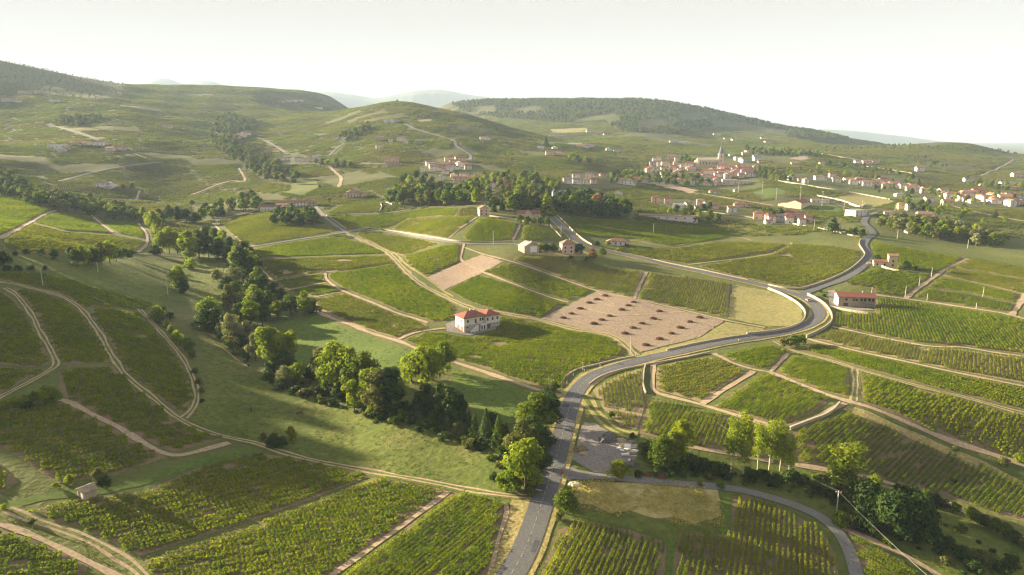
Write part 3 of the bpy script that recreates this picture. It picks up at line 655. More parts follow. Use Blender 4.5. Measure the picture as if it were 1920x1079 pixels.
# ------------------------------------------------------------------ grass, lots and open fields
PATCH = [
 ('meadow', 'meadow', [(372,760),(392,690),(362,600),(352,540),(350,500),(392,470),(418,500),(428,580),(380,620),(400,640),(440,680),(520,718),(600,745),(690,785),(800,800),(870,830),(950,880),(960,925),(880,912),(800,898),(700,880),(600,860),(540,845),(480,824),(400,806),(350,786)]),
 ('meadow', 'lawn', [(520,608),(585,590),(640,612),(725,645),(770,660),(780,690),(720,690),(680,660),(600,680),(555,690),(540,640)]),
 ('meadow', 'lawn', [(850,692),(950,722),(1010,740),(985,790),(940,800),(890,760),(845,720)]),
 ('meadow', 'meadow', [(160,505),(280,482),(345,488),(320,545),(300,572),(210,545),(90,512)]),
 ('meadow', 'meadow', [(30,480),(130,485),(150,506),(80,510),(0,507),(0,485)]),
 ('meadow', 'lawn', [(0,946),(100,922),(200,912),(280,893),(375,860),(482,838),(478,846),(375,872),(280,907),(205,926),(100,936),(0,957)]),
 ('dry_meadow', 'meadow_dry', [(1085,914),(1110,906),(1140,904),(1180,906),(1225,908),(1270,915),(1310,914),(1346,921),(1352,945),(1349,970),(1330,976),(1300,981),(1262,970),(1225,973),(1180,958),(1140,962),(1110,948),(1082,944),(1072,930)]),
 ('grass_path', 'lawn', [(1352,920),(1372,926),(1370,998),(1350,1000),(1350,975)]), ('grass_path', 'lawn', [(1262,998),(1268,1000),(1260,1090),(1247,1090),(1252,1020)]),
 ('grass_verge', 'field_green', [(1065,955),(1180,965),(1285,982),(1368,990),(1368,1002),(1275,992),(1258,1003),(1250,1015),(1180,990),(1080,972)]),
 ('grass_verge', 'verge', [(960,935),(988,938),(972,985),(945,1060),(935,1090),(918,1090),(940,1010),(955,952)]),
 ('grass_verge', 'field_green', [(1083,790),(1092,778),(1078,830),(1066,858),(1060,856)]),
 ('gravel_lot', 'gravel', [(1096,792),(1118,794),(1134,806),(1156,822),(1176,827),(1192,838),(1196,852),(1188,868),(1172,884),(1140,890),(1108,884),(1088,870),(1074,862),(1082,826)]),
 ('gravel_lot', 'asphalt_old', [(1048,870),(1062,872),(1090,886),(1120,893),(1110,900),(1075,899),(1046,905)]),
 ('bare_field', 'soil_bare', [(903,478),(943,491),(900,514),(831,545),(800,521),(866,492)]),
 ('cleared_field', 'soil_straw', [(1118,547),(1190,562),(1260,579),(1358,602),(1312,633),(1200,661),(1180,645),(1150,630),(1080,614),(1014,598)]),
 ('mown_field', 'field_pale', [(1372,534),(1440,546),(1482,563),(1502,580),(1505,595),(1490,612),(1440,613),(1365,598)]),
 ('mown_field', 'field_pale', [(1312,635),(1360,604),(1432,617),(1430,625),(1330,642),(1215,670),(1200,664)]),
 ('sports_field', 'lawn', [(1405,362),(1440,352),(1475,358),(1470,372),(1430,374)]),
 ('sports_field', 'lawn', [(1525,388),(1560,384),(1585,392),(1570,398),(1535,396)]),
 ('bare_field', 'soil_bare', [(1213,344),(1240,341),(1310,358),(1295,364)]), ('mown_field', 'field_pale', [(1560,372),(1610,362),(1680,378),(1640,390),(1600,385)]),
 ('mown_field', 'field_green', [(535,362),(560,335),(590,335),(600,350),(570,368)]), ('mown_field', 'field_green', [(1540,348),(1700,364),(1760,378),(1660,374),(1530,354)]),
 ('bare_field', 'soil_bare', [(1480,298),(1510,290),(1520,298),(1500,304)]), ('bare_field', 'soil_bare', [(782,225),(808,223),(812,228),(785,229)]),
 ('mown_field', 'field_green', [(1790,470),(1920,485),(1920,500),(1790,480),(1640,448),(1650,442)]), ('mown_field', 'field_pale', [(1030,243),(1100,240),(1105,248),(1040,250)]),
 ('yard', 'gravel', [(1552,545),(1566,544),(1568,565),(1600,578),(1630,578),(1640,582),(1600,584),(1555,573)]),
 ('yard', 'gravel', [(835,608),(855,600),(862,618),(900,616),(930,612),(930,618),(880,630),(838,622)]),
 ('yard', 'verge', [(975,470),(1000,474),(1050,475),(1090,470),(1120,480),(1050,482),(990,478)]),
 ('scrub_ground', 'field_green', [(1200,830),(1290,848),(1350,862),(1500,880),(1600,900),(1700,928),(1800,970),(1930,1030),(1930,1120),(1800,1120),(1700,1035),(1600,980),(1500,935),(1400,905),(1200,898),(1150,890),(1190,870)]),
]
for nm, mt, px in PATCH:
    o, _ = sheet(nm, px, M[mt], rag=.0 if nm in ('yard', 'sports_field') else .9, off= .05 if 'meadow' in nm or 'scrub' in nm or 'verge' in nm else .065); tag(o, None, None, None, 'structure')

# ------------------------------------------------------------------ vines
def vine_seg(kind, L=3.3):
    C, Nn, S, T = [], [], [], []
    if kind == 'row':
        n = 130; x = NR.uniform(-L/2, L/2, n); a = NR.uniform(0, 2*math.pi, n)
        ry = .33 + .06 * np.sin(x * 5.7); y = np.cos(a) * ry; z = .74 + np.sin(a) * .6
        C = np.stack([x, y, z], 1); Nn = np.stack([NR.normal(0, .35, n), np.cos(a), np.sin(a) + .25], 1) + NR.normal(0, .3, (n, 3)); S = NR.uniform(.24, .44, n); T = NR.uniform(0, .6, n)
        return C, Nn, S, T
    for k in range(3):
        cx = -L/2 + L/3 * (k + .5) + NR.uniform(-.15, .15); cy = NR.uniform(-.16, .16); r = NR.uniform(.4, .66); n = 34
        d = NR.normal(size=(n, 3)); d[:, 2] = np.abs(d[:, 2]) * .9 - .15; d /= np.linalg.norm(d, axis=1, keepdims=True)
        C.append(np.array([cx, cy, .42]) + d * np.array([r, r, .62]) * NR.uniform(.7, 1.0, (n, 1))); Nn.append(d + NR.normal(0, .35, (n, 3)))
        S.append(NR.uniform(.26, .5, n)); T.append(NR.uniform(-.05, .4, n) + NR.uniform(-.1, .4))
    return np.concatenate(C), np.concatenate(Nn), np.concatenate(S), np.concatenate(T)
def vine_patch(side, rows, per, r):
    C, Nn, S, T = [], [], [], []
    for i in range(rows):
        for k in range(per):
            if R.random() < .14: continue
            n = 5; d = NR.normal(size=(n, 3)); d[:, 2] = np.abs(d[:, 2]) + .1; d /= np.linalg.norm(d, axis=1, keepdims=True)
            c = np.array([(k + .5) / per * side - side/2 + R.uniform(-.3, .3), (i + .5) / rows * side - side/2, .35])
            C.append(c + d * np.array([r * 1.25, r * .8, .75])); Nn.append(d + NR.normal(0, .3, (n, 3))); S.append(NR.uniform(1.0, 1.5, n) * r * 1.5); T.append(NR.uniform(.1, .6, n))
    return np.concatenate(C), np.concatenate(Nn), np.concatenate(S), np.concatenate(T)
SEG_ROW = [vine_seg('row') for _ in range(5)]; SEG_BUSH = [vine_seg('bush') for _ in range(6)]
C_ROW = proto_col('row_vines', [leaf_mesh('row_vine', *s, M['vine']) for s in SEG_ROW])
C_BUSH = proto_col('bush_vines', [leaf_mesh('bush_vine', *s, M['vine']) for s in SEG_BUSH])
C_PATCH = proto_col('vine_patches', [leaf_mesh('vine_patch', *vine_patch(7, 4, 6, .55), M['vine_far']) for _ in range(4)])
C_FAR = proto_col('far_vine_patches', [leaf_mesh('far_vine_patch', *vine_patch(13, 6, 8, .8), M['vine_far']) for _ in range(4)])
def recoloured(c, name, m):
    ms = []
    for o in c.objects: q = o.data.copy(); q.materials[0] = M[m]; ms.append(q)
    return proto_col(name, ms)
C_ROW_DRY, C_BUSH_DRY = recoloured(C_ROW, 'olive_row_vines', 'vine_dry'), recoloured(C_BUSH, 'olive_bush_vines', 'vine_dry')
DRY_FAR = {C_PATCH.name: recoloured(C_PATCH, 'olive_vine_patches', 'vine_far_dry'), C_FAR.name: recoloured(C_FAR, 'olive_far_vine_patches', 'vine_far_dry')}
DRY = ('striped vineyard directly below', 'striped vineyard above the cleared', 'broad vineyard inside', 'pale ', 'dull ', 'vineyard above the main road', 'patchy', 'striped vines left', 'vineyard slope below', 'bush vine block', 'lit vineyard between', 'striped vineyard band under', 'wedge of vines', 'vineyard above the lower dirt')
def vnoise(X, Y, L, s=0.0):
    return np.array([noise.noise((x / L + s, y / L - s, s)) for x, y in zip(X, Y)])
def row_points(W, ang, rs, ps, inset=1.0, gap=.30, jit=.0, seed=0.0):
    c, s = math.cos(ang), math.sin(ang); a = W @ np.array([c, s]); b = W @ np.array([-s, c])
    A, B = np.meshgrid(np.arange(a.min(), a.max(), ps), np.arange(b.min(), b.max(), rs)); r = np.broadcast_to(np.arange(A.shape[0])[:, None], A.shape).ravel()
    A = A.ravel() + NR.uniform(-.3, .3, A.size); B = B.ravel() + NR.normal(0, jit, B.size)
    P = np.column_stack([A * c - B * s, A * s + B * c]); k = inside(P, W); P, r = P[k], r[k]
    k = edge_dist(P, W) > inset; P, r = P[k], r[k]
    if len(P) == 0: return P, r
    n = vnoise(P[:, 0], P[:, 1], 17., seed) + .55 * vnoise(P[:, 0], P[:, 1], 5.5, seed + 4)
    k = (n > -gap - .42) & (NR.random(len(P)) > .04); return P[k], r[k]
def orient(P, ang):
    d = 1.5; c, s = math.cos(ang), math.sin(ang)
    g = (hz(P[:, 0] + c*d, P[:, 1] + s*d) - hz(P[:, 0] - c*d, P[:, 1] - s*d)) / (2*d)
    fl = NR.integers(0, 2, len(P))
    return np.column_stack([np.zeros(len(P)), np.where(fl, 1, -1) * -np.arctan(g) * 1.0 * np.where(fl, 1, 1), ang + np.where(fl, 0, math.pi)])
PARCELS = [ # label, polygon, row direction, kind, gap (larger = fewer holes), soil
 ('trellised vineyard block left of the road at the bottom edge', [(850,923),(946,948),(915,1095),(622,1095)], ((630,1074),(842,924)), 'row', .55, 'soil'),
 ('bush vine field of the bottom edge, next below the stony strip from the stone shed', [(262,1056),(360,1020),(475,984),(592,941),(705,897),(760,906),(838,920),(778,965),(676,1036),(600,1095),(290,1095)], ((300,1060),(600,1000)), 'bush', .28, 'soil'),
 ('sunlit bush vine field just below the small stone shed', [(38,961),(170,930),(255,928),(385,873),(482,850),(555,861),(640,880),(698,893),(588,936),(470,978),(355,1014),(255,1046),(212,1024),(125,984)], ((60,965),(400,900)), 'bush', .24, 'soil'),
 ('corner vineyard at the bottom left below the double dirt track', [(-40,985),(0,994),(60,1012),(125,1040),(165,1062),(150,1095),(-40,1095)], ((0,1010),(100,1000)), 'bush', .4, 'soil'),
 ('shaded bush vine field above the stone shed', [(-40,772),(0,768),(60,763),(116,755),(150,770),(187,792),(225,810),(262,832),(313,858),(212,892),(105,907),(40,860),(-40,815)], ((0,830),(200,800)), 'bush', .33, 'soil'),
 ('small vineyard corner at the left frame edge with dry grass beside it', [(-40,850),(0,868),(34,905),(0,927),(-40,940)], ((0,880),(0,920)), 'bush', .35, 'soil'),
 ('shaded vineyard between the two left dirt tracks and the hedge', [(112,695),(215,687),(233,706),(262,733),(300,762),(340,794),(420,823),(325,848),(262,820),(187,780),(118,745),(112,730)], ((120,740),(330,730)), 'bush', .4, 'soil'),
 ('shaded vineyard wedge inside the loop of the dirt tracks beside the meadow', [(222,676),(212,650),(192,620),(168,590),(180,578),(262,588),(300,629),(322,655),(340,680),(352,704),(360,726),(362,748),(340,778),(300,748),(250,710),(230,690)], ((220,660),(340,690)), 'bush', .3, 'soil'),
 ('shaded vineyard strip between the bending tracks at far left', [(25,541),(62,547),(100,556),(128,568),(150,587),(168,612),(186,638),(212,678),(115,686),(98,648),(80,618),(70,592),(50,566)], ((100,640),(190,650)), 'bush', .3, 'soil'),
 ('shaded vineyard at the left edge above the forked dirt track', [(-40,548),(5,548),(25,560),(45,585),(62,615),(80,648),(96,682),(60,690),(0,683),(-40,680)], ((0,640),(80,650)), 'bush', .33, 'soil'),
 ('narrow vineyard below the fork at the left edge', [(-40,686),(0,688),(60,695),(90,692),(45,715),(0,738),(-40,758)], ((0,700),(60,700)), 'bush', .35, 'soil'),
 ('vineyard with a bright sunlit streak above the left track', [(-40,508),(90,514),(200,546),(300,574),(262,582),(180,574),(155,576),(130,558),(100,546),(62,537),(0,525),(-40,519)], ((0,515),(250,560)), 'bush', .6, 'soil'),
 ('green slope field at the left edge under the dark hedgerow', [(-40,358),(0,364),(60,380),(98,393),(58,413),(0,444),(-40,462)], ((0,400),(80,395)), 'bush', .35, 'soil'),
 ('vineyard right of the pale path on the left slope', [(108,399),(168,406),(182,420),(208,438),(120,432),(66,418),(85,405)], ((80,420),(170,425)), 'bush', .35, 'soil'),
 ('green wedge of vines beside the dark tree belt on the left slope', [(180,407),(256,420),(270,438),(270,448),(222,438),(196,422)], ((190,412),(260,430)), 'bush', .5, 'soil'),
 ('patchy vineyard terrace above the round dark trees on the left', [(60,421),(120,436),(210,443),(268,452),(266,466),(240,474),(150,474),(60,474),(8,468),(8,450)], ((20,460),(250,465)), 'bush', .18, 'soil'),
 ('lit vineyard under the walled farm lane', [(470,470),(520,459),(605,447),(640,446),(690,461),(722,476),(600,480),(470,484)], ((480,478),(700,466)), 'bush', .6, 'soil'),
 ('pale thin vineyard with a bare patch below the lit strip', [(486,489),(600,483),(725,481),(738,494),(625,510),(520,522),(500,510)], ((500,510),(720,490)), 'bush', .1, 'soil'),
 ('big bright vineyard between the farm track and the curving dirt path', [(616,514),(738,496),(752,510),(785,538),(825,558),(852,574),(850,600),(808,603),(775,592),(742,582),(705,566),(667,551),(637,538),(618,524)], ((640,530),(800,580)), 'bush', .33, 'soil'),
 ('small dark green vineyard left of the forked path', [(517,527),(606,514),(608,528),(537,543)], ((520,530),(600,520)), 'bush', .5, 'soil'),
 ('little vineyard between two short tracks above the stream trees', [(540,547),(610,533),(640,547),(588,556)], ((545,548),(620,540)), 'bush', .3, 'soil'),
 ('vineyard above the lower dirt lane west of the white house', [(592,562),(645,551),(705,574),(742,590),(800,608),(802,618),(765,624),(742,634),(705,624),(640,600),(592,578)], ((600,570),(780,615)), 'bush', .33, 'soil'),
 ('large vineyard in front of the white house with the red roof', [(757,638),(805,622),(838,626),(880,634),(935,622),(932,592),(960,596),(1010,605),(1072,621),(1132,632),(1158,642),(1174,660),(1150,672),(1100,688),(1072,700),(1052,728),(1012,726),(960,709),(905,690),(855,674),(800,656)], ((780,640),(1100,670)), 'bush', .33, 'soil'),
 ('vineyard on the slope above the white house, beside the ploughed plot', [(838,544),(898,515),(958,535),(1020,558),(1060,570),(1012,596),(960,588),(920,580),(880,566)], ((850,550),(1030,570)), 'bush', .5, 'soil'),
 ('bright vineyard between the ploughed plot and the striped field', [(905,511),(955,493),(1020,515),(1070,533),(1110,546),(1066,565),(1020,551),(960,529)], ((920,515),(1080,550)), 'bush', .5, 'soil'),
 ('vineyard left of the ploughed plot below the walled lane', [(757,482),(830,462),(864,459),(863,490),(800,518),(768,500)], ((770,490),(860,470)), 'bush', .5, 'soil'),
 ('wedge of vines between the farm track and the walled lane', [(668,443),(700,438),(780,448),(825,457),(755,480),(725,470),(692,453)], ((680,446),(800,456)), 'bush', .4, 'soil'),
 ('striped vineyard directly below the stone barn', [(965,481),(1050,483),(1100,492),(1160,505),(1206,512),(1188,558),(1118,543),(1072,527),(1022,509),(962,489)], ((1135,540),(1180,505)), 'row', .35, 'soil'),
 ('striped vineyard above the cleared field, next to the mown curve', [(1217,513),(1300,521),(1368,533),(1365,597),(1260,574),(1193,560)], ((1212,560),(1237,520)), 'row', .3, 'soil'),
 ('broad vineyard inside the bend of the side road', [(1310,500),(1360,491),(1440,480),(1485,458),(1560,462),(1606,470),(1612,484),(1596,503),(1550,525),(1500,540),(1440,531),(1375,517)], ((1330,505),(1560,510)), 'bush', .25, 'soil'),
 ('vineyard above the main road near the bungalow', [(1160,462),(1260,468),(1340,455),(1410,455),(1475,460),(1440,474),(1350,487),(1285,494),(1215,484),(1150,471)], ((1180,468),(1400,470)), 'bush', .3, 'soil'),
 ('shaded green slope of vines under the long white warehouse', [(1048,408),(1100,410),(1200,416),(1330,428),(1400,440),(1340,450),(1255,462),(1190,448),(1120,445),(1085,440),(1062,424)], ((1080,420),(1300,435)), 'bush', .6, 'soil'),
 ('fan of striped vines below the red roofed walled garden', [(866,446),(897,410),(940,413),(970,420),(960,448),(915,455),(878,455)], ((880,445),(910,412)), 'row', .5, 'soil'),
 ('striped vines left of the pink house', [(735,430),(760,412),(830,408),(890,406),(862,428),(838,448),(780,440)], ((790,438),(835,410)), 'row', .4, 'soil'),
 ('lit strip of vines against the village road wall', [(975,448),(980,424),(1015,424),(1045,440),(1052,450),(1000,452)], ((985,445),(1000,424)), 'row', .5, 'soil'),
 ('terraced lit vines in front of the dark grove', [(612,408),(700,404),(735,403),(800,391),(860,392),(850,404),(760,410),(735,424),(700,430),(655,430),(630,418)], ((640,420),(760,405)), 'bush', .6, 'soil'),
 ('lit vineyard between the farm and the large villa', [(615,398),(640,384),(720,378),(735,376),(715,392),(690,400)], ((630,392),(710,385)), 'bush', .6, 'soil'),
 ('vineyard slope below the walled farm', [(418,425),(450,408),(500,396),(560,420),(600,425),(640,430),(600,440),(540,450),(475,462),(455,458)], ((440,440),(600,430)), 'bush', .4, 'soil'),
 ('pale triangular vineyard at the inner side of the road bend', [(1112,732),(1135,717),(1165,703),(1200,692),(1207,700),(1203,730),(1209,765),(1194,806),(1165,800),(1125,760)], ((1160,795),(1150,735)), 'row', .12, 'soil'),
 ('striped vineyard behind the gravel lot and the poplars', [(1214,747),(1285,760),(1370,784),(1440,803),(1470,810),(1440,860),(1350,845),(1290,835),(1196,813),(1212,770)], ((1335,835),(1357,782)), 'row', .35, 'soil'),
 ('bush vine block enclosed by dirt tracks above the striped rows', [(1230,690),(1275,678),(1330,670),(1365,684),(1402,696),(1350,728),(1315,755),(1270,742),(1230,732)], ((1240,720),(1390,690)), 'bush', .25, 'soil'),
 ('dark striped vineyard below the slanting grass track', [(1338,762),(1380,734),(1418,706),(1440,703),(1490,722),(1560,750),(1520,776),(1468,796),(1440,794),(1385,776)], ((1338,757),(1430,697)), 'row', .6, 'soil'),
 ('small striped vineyard under the road wall', [(1355,666),(1400,655),(1440,647),(1472,662),(1446,692),(1410,689),(1375,678)], ((1380,676),(1440,655)), 'row', .6, 'soil'),
 ('striped vineyard beside the junction of the dirt tracks', [(1484,666),(1540,677),(1592,693),(1592,748),(1540,732),(1490,712),(1455,698)], ((1490,700),(1550,676)), 'row', .35, 'soil'),
 ('long bush vine field running down to the right edge above the sandy track', [(1610,698),(1665,714),(1740,735),(1815,752),(1865,767),(1935,786),(1935,868),(1840,840),(1765,815),(1690,783),(1612,752)], ((1640,770),(1700,720)), 'bush', .35, 'soil'),
 ('large striped vineyard sloping to the gully at the right', [(1590,773),(1640,792),(1715,826),(1827,868),(1935,915),(1935,985),(1815,944),(1752,923),(1665,903),(1610,886),(1497,866),(1487,812),(1530,792)], ((1640,900),(1712,830)), 'row', .35, 'soil'),
 ('bright bush vine strip below the bushes of the road bend', [(1500,656),(1532,645),(1615,665),(1690,681),(1790,703),(1935,732),(1935,774),(1815,742),(1740,725),(1665,704),(1602,686),(1540,667)], ((1520,655),(1800,725)), 'bush', .5, 'soil'),
 ('striped vineyard band under the dirt path below the red roofed farmhouse', [(1522,634),(1562,618),(1640,635),(1740,654),(1800,656),(1865,666),(1935,674),(1935,722),(1790,695),(1690,673),(1615,657),(1565,645)], ((1640,655),(1650,635)), 'row', .35, 'soil'),
 ('wide striped vineyard in front of the long red roofed farmhouse', [(1560,610),(1566,588),(1600,588),(1640,588),(1638,557),(1690,564),(1740,571),(1815,582),(1890,594),(1935,606),(1935,666),(1865,658),(1802,647),(1770,647),(1700,639),(1640,627)], ((1690,625),(1679,582)), 'row', .5, 'soil'),
 ('vineyard between the farmhouse and the house with a tower', [(1580,532),(1612,514),(1640,503),(1700,512),(1748,516),(1720,538),(1696,556),(1640,550),(1636,541)], ((1590,530),(1700,520)), 'bush', .6, 'soil'),
 ('striped vineyard right of the grey track, nearest strip', [(1712,556),(1737,541),(1800,550),(1900,572),(1895,586),(1815,574),(1740,563)], ((1720,556),(1735,541)), 'row', .5, 'soil'),
 ('vineyard strip right of the grey track, second from the path', [(1740,538),(1762,521),(1830,534),(1908,553),(1900,568),(1800,546)], ((1750,533),(1890,560)), 'bush', .5, 'soil'),
 ('dull vineyard strip right of the grey track, upper one', [(1766,517),(1782,504),(1850,514),(1935,530),(1935,556),(1830,531)], ((1780,512),(1900,530)), 'bush', .3, 'soil'),
 ('vineyard above the tower house along the tree belt', [(1634,455),(1700,466),(1805,485),(1780,500),(1755,514),(1700,503),(1675,490),(1640,488),(1634,475)], ((1650,465),(1780,492)), 'bush', .7, 'soil'),
 ('pale vine strip beyond the grey track toward the right edge', [(1818,487),(1880,496),(1935,505),(1935,526),(1850,511),(1786,502)], ((1820,492),(1920,512)), 'bush', .3, 'soil'),
 ('trellised vineyard right of the road at the bottom edge', [(1082,975),(1117,980),(1185,996),(1250,1018),(1246,1095),(1008,1095),(1020,1060),(1046,996)], ((1036,1079),(1088,985)), 'row', .22, 'soil'),
 ('tall trellised vineyard enclosed by the curving lane', [(1275,1000),(1370,1004),(1374,932),(1400,928),(1440,942),(1480,962),(1520,982),(1548,1004),(1566,1040),(1576,1095),(1258,1095),(1266,1030)], ((1330,1079),(1345,1005)), 'row', .5, 'soil'),
 ('dark green vineyard wedge outside the curving lane at the bottom', [(1590,1000),(1640,1024),(1690,1052),(1740,1095),(1622,1095),(1606,1040)], ((1620,1040),(1700,1079)), 'row', .8, 'soil'),
]
PAR_W = []
ROW_FIRST = {0, 56, 57}
for k, (label, px, rd, kind, gap, so) in enumerate(PARCELS):
    dry = label.startswith(DRY)
    vy, W = sheet('vineyard', px, M['soil_pale' if dry else so], .045, rag=.5); PAR_W.append(W)
    tag(vy, label, 'vineyard', 'vineyard parcels between the tracks')
    a_, b_ = ground(rd)[:, :2]; ang = math.atan2(b_[1]-a_[1], b_[0]-a_[0]); Ym = W[:, 1].mean()
    near = label.startswith(('trellised', 'tall trellised'))
    rs = {'row': 1.5, 'bush': 1.2}[kind] * (.9 if near else 1.0) * (1 if Ym < 420 else 1.15 if Ym < 560 else 1.4)
    if kind == 'row' and not near and 1400 < np.mean([p[0] for p in px]): rs *= .92
    if near:                                            # every trellised row is a piece of its own
        P, r = row_points(W, ang, rs, 3.0, .8, 9, .0, k * 1.7)
        for ri in np.unique(r):
            Q = P[r == ri]; Vs, Fs, Ts = [], [], []; off = 0
            if len(Q) < 2: continue
            rt = orient(Q, ang)
            for q, e in zip(Q, rt):
                C_, N_, S_, T_ = SEG_ROW[R.randrange(5)]; keep = NR.random(len(C_)) > (.2 if noise.noise((q[0] / 11., q[1] / 11., 1)) > -gap else .38)
                Mx = np.array(Matrix.Rotation(e[2], 3, 'Z') @ Matrix.Rotation(e[1], 3, 'Y')); z0 = float(hz(*q)); sc = R.uniform(.85, 1.12)
                v, f, t_ = leaf_quads((C_[keep] * sc) @ Mx.T + np.array([*q, z0]), N_[keep] @ Mx.T, S_[keep] * 1.15, np.clip(T_[keep] + R.uniform(-.1, .15), 0, 1))
                Vs.append(v); Fs.append(f + off); Ts.append(t_); off += len(v)
            L0 = Q[np.argsort(Q @ np.array([math.cos(ang), math.sin(ang)]))]; zz = hz(L0[:, 0], L0[:, 1]); tr = MB()
            for hw in (.75, 1.2): tr.tube([(x, y, z + hw) for (x, y), z in zip(L0, zz)], .012, 3, cap=False)
            for (x, y), z in list(zip(L0, zz))[::2]: tr.box(x - .04, y - .04, z - .2, x + .04, y + .04, z + 1.45)
            tv = np.array(tr.v); Vs.append(tv); Ts.append(np.zeros(len(tv))); nq = len(Fs[0]) ; nl = sum(len(f) for f in Fs); Fs.append(np.array([f if len(f) == 4 else (*f, f[-1]) for f in tr.f]) + off)
            me = new_mesh('vine_row', np.concatenate(Vs), np.concatenate(Fs), [M['vine'], M['wood']], False, np.repeat([0, 1], [nl, len(tr.f)]))
            at = me.attributes.new('tone', 'FLOAT', 'POINT'); at.data.foreach_set('value', np.concatenate(Ts).astype(np.float32))
            link('vine_row', me, vy)
        continue
    P, r = row_points(W, ang, rs, 3.3, 1.0, gap, .06 if kind == 'row' else .18, k * 1.7)
    if len(P) == 0: continue
    rt = orient(P, ang); sc = NR.uniform(.8, 1.15, len(P)) * (1.0 if Ym < 450 else 1.12)
    scatter('vines', np.column_stack([P, hz(P[:, 0], P[:, 1])]), rt, np.column_stack([np.ones(len(P)), sc * (1.05 if kind == 'row' else 1.1), sc]), (C_ROW_DRY if dry else C_ROW) if kind == 'row' else (C_BUSH_DRY if dry else C_BUSH), vy)

# vineyards of the hillsides: parcels with gaps between them, each with its own row direction
WOOD_PX = [
 [(715,382),(725,352),(800,342),(895,345),(900,375),(890,388),(760,388)], [(890,372),(1000,335),(1060,355),(1130,360),(1195,395),(1190,418),(1080,400),(1030,408),(900,408)],
 [(0,325),(40,345),(100,375),(140,375),(250,400),(260,420),(150,405),(60,382),(0,368)], [(370,418),(385,400),(470,365),(492,390),(440,405)],
 [(1630,412),(1690,400),(1780,415),(1890,440),(1920,468),(1860,470),(1780,455),(1650,440)], [(1530,440),(1535,418),(1570,410),(1620,430),(1615,446)],
 [(398,250),(410,222),(430,216),(480,230),(470,244),(440,255)], [(392,262),(430,255),(475,290),(520,310),(558,335),(555,350),(505,343),(470,325),(430,300)],
]
VILLAGE_PX = [
 [(1205,345),(1215,295),(1290,290),(1420,300),(1425,330),(1430,352),(1380,362),(1330,350),(1270,350)], [(1470,345),(1480,325),(1560,330),(1640,340),(1720,350),(1800,362),(1900,370),(1925,395),(1850,392),(1760,388),(1700,378),(1600,352)],
 [(1210,378),(1260,372),(1330,380),(1450,400),(1530,410),(1530,425),(1440,425),(1300,405)], [(783,325),(790,302),(850,292),(890,302),(905,340),(840,345)], [(1055,350),(1062,325),(1140,322),(1215,332),(1210,350),(1120,356)], [(1420,300),(1400,280),(1480,285),(1490,310)],
 [(480,300),(600,290),(605,308),(500,310)], [(1640,395),(1700,390),(1790,402),(1780,420),(1700,425)], [(905,345),(1000,325),(1005,345),(930,365)],
]
FOREST_PX = [[(845,196),(900,184),(960,184),(1060,186),(1130,189),(1200,186),(1260,189),(1330,207),(1400,224),(1480,237),(1560,250),(1645,266),(1560,264),(1480,259),(1400,241),(1350,238),(1300,242),(1240,262),(1190,256),(1150,240),(1130,224),(1060,232),(1000,226),(930,222),(870,210)],
             [(0,106),(60,122),(130,136),(200,146),(235,154),(225,182),(170,188),(110,178),(60,172),(0,150)], [(0,325),(0,368),(60,382),(30,345)]]
us = NR.uniform(-.95, .95, 400000); yy = np.sqrt(NR.uniform(600**2, 3400**2, 400000))
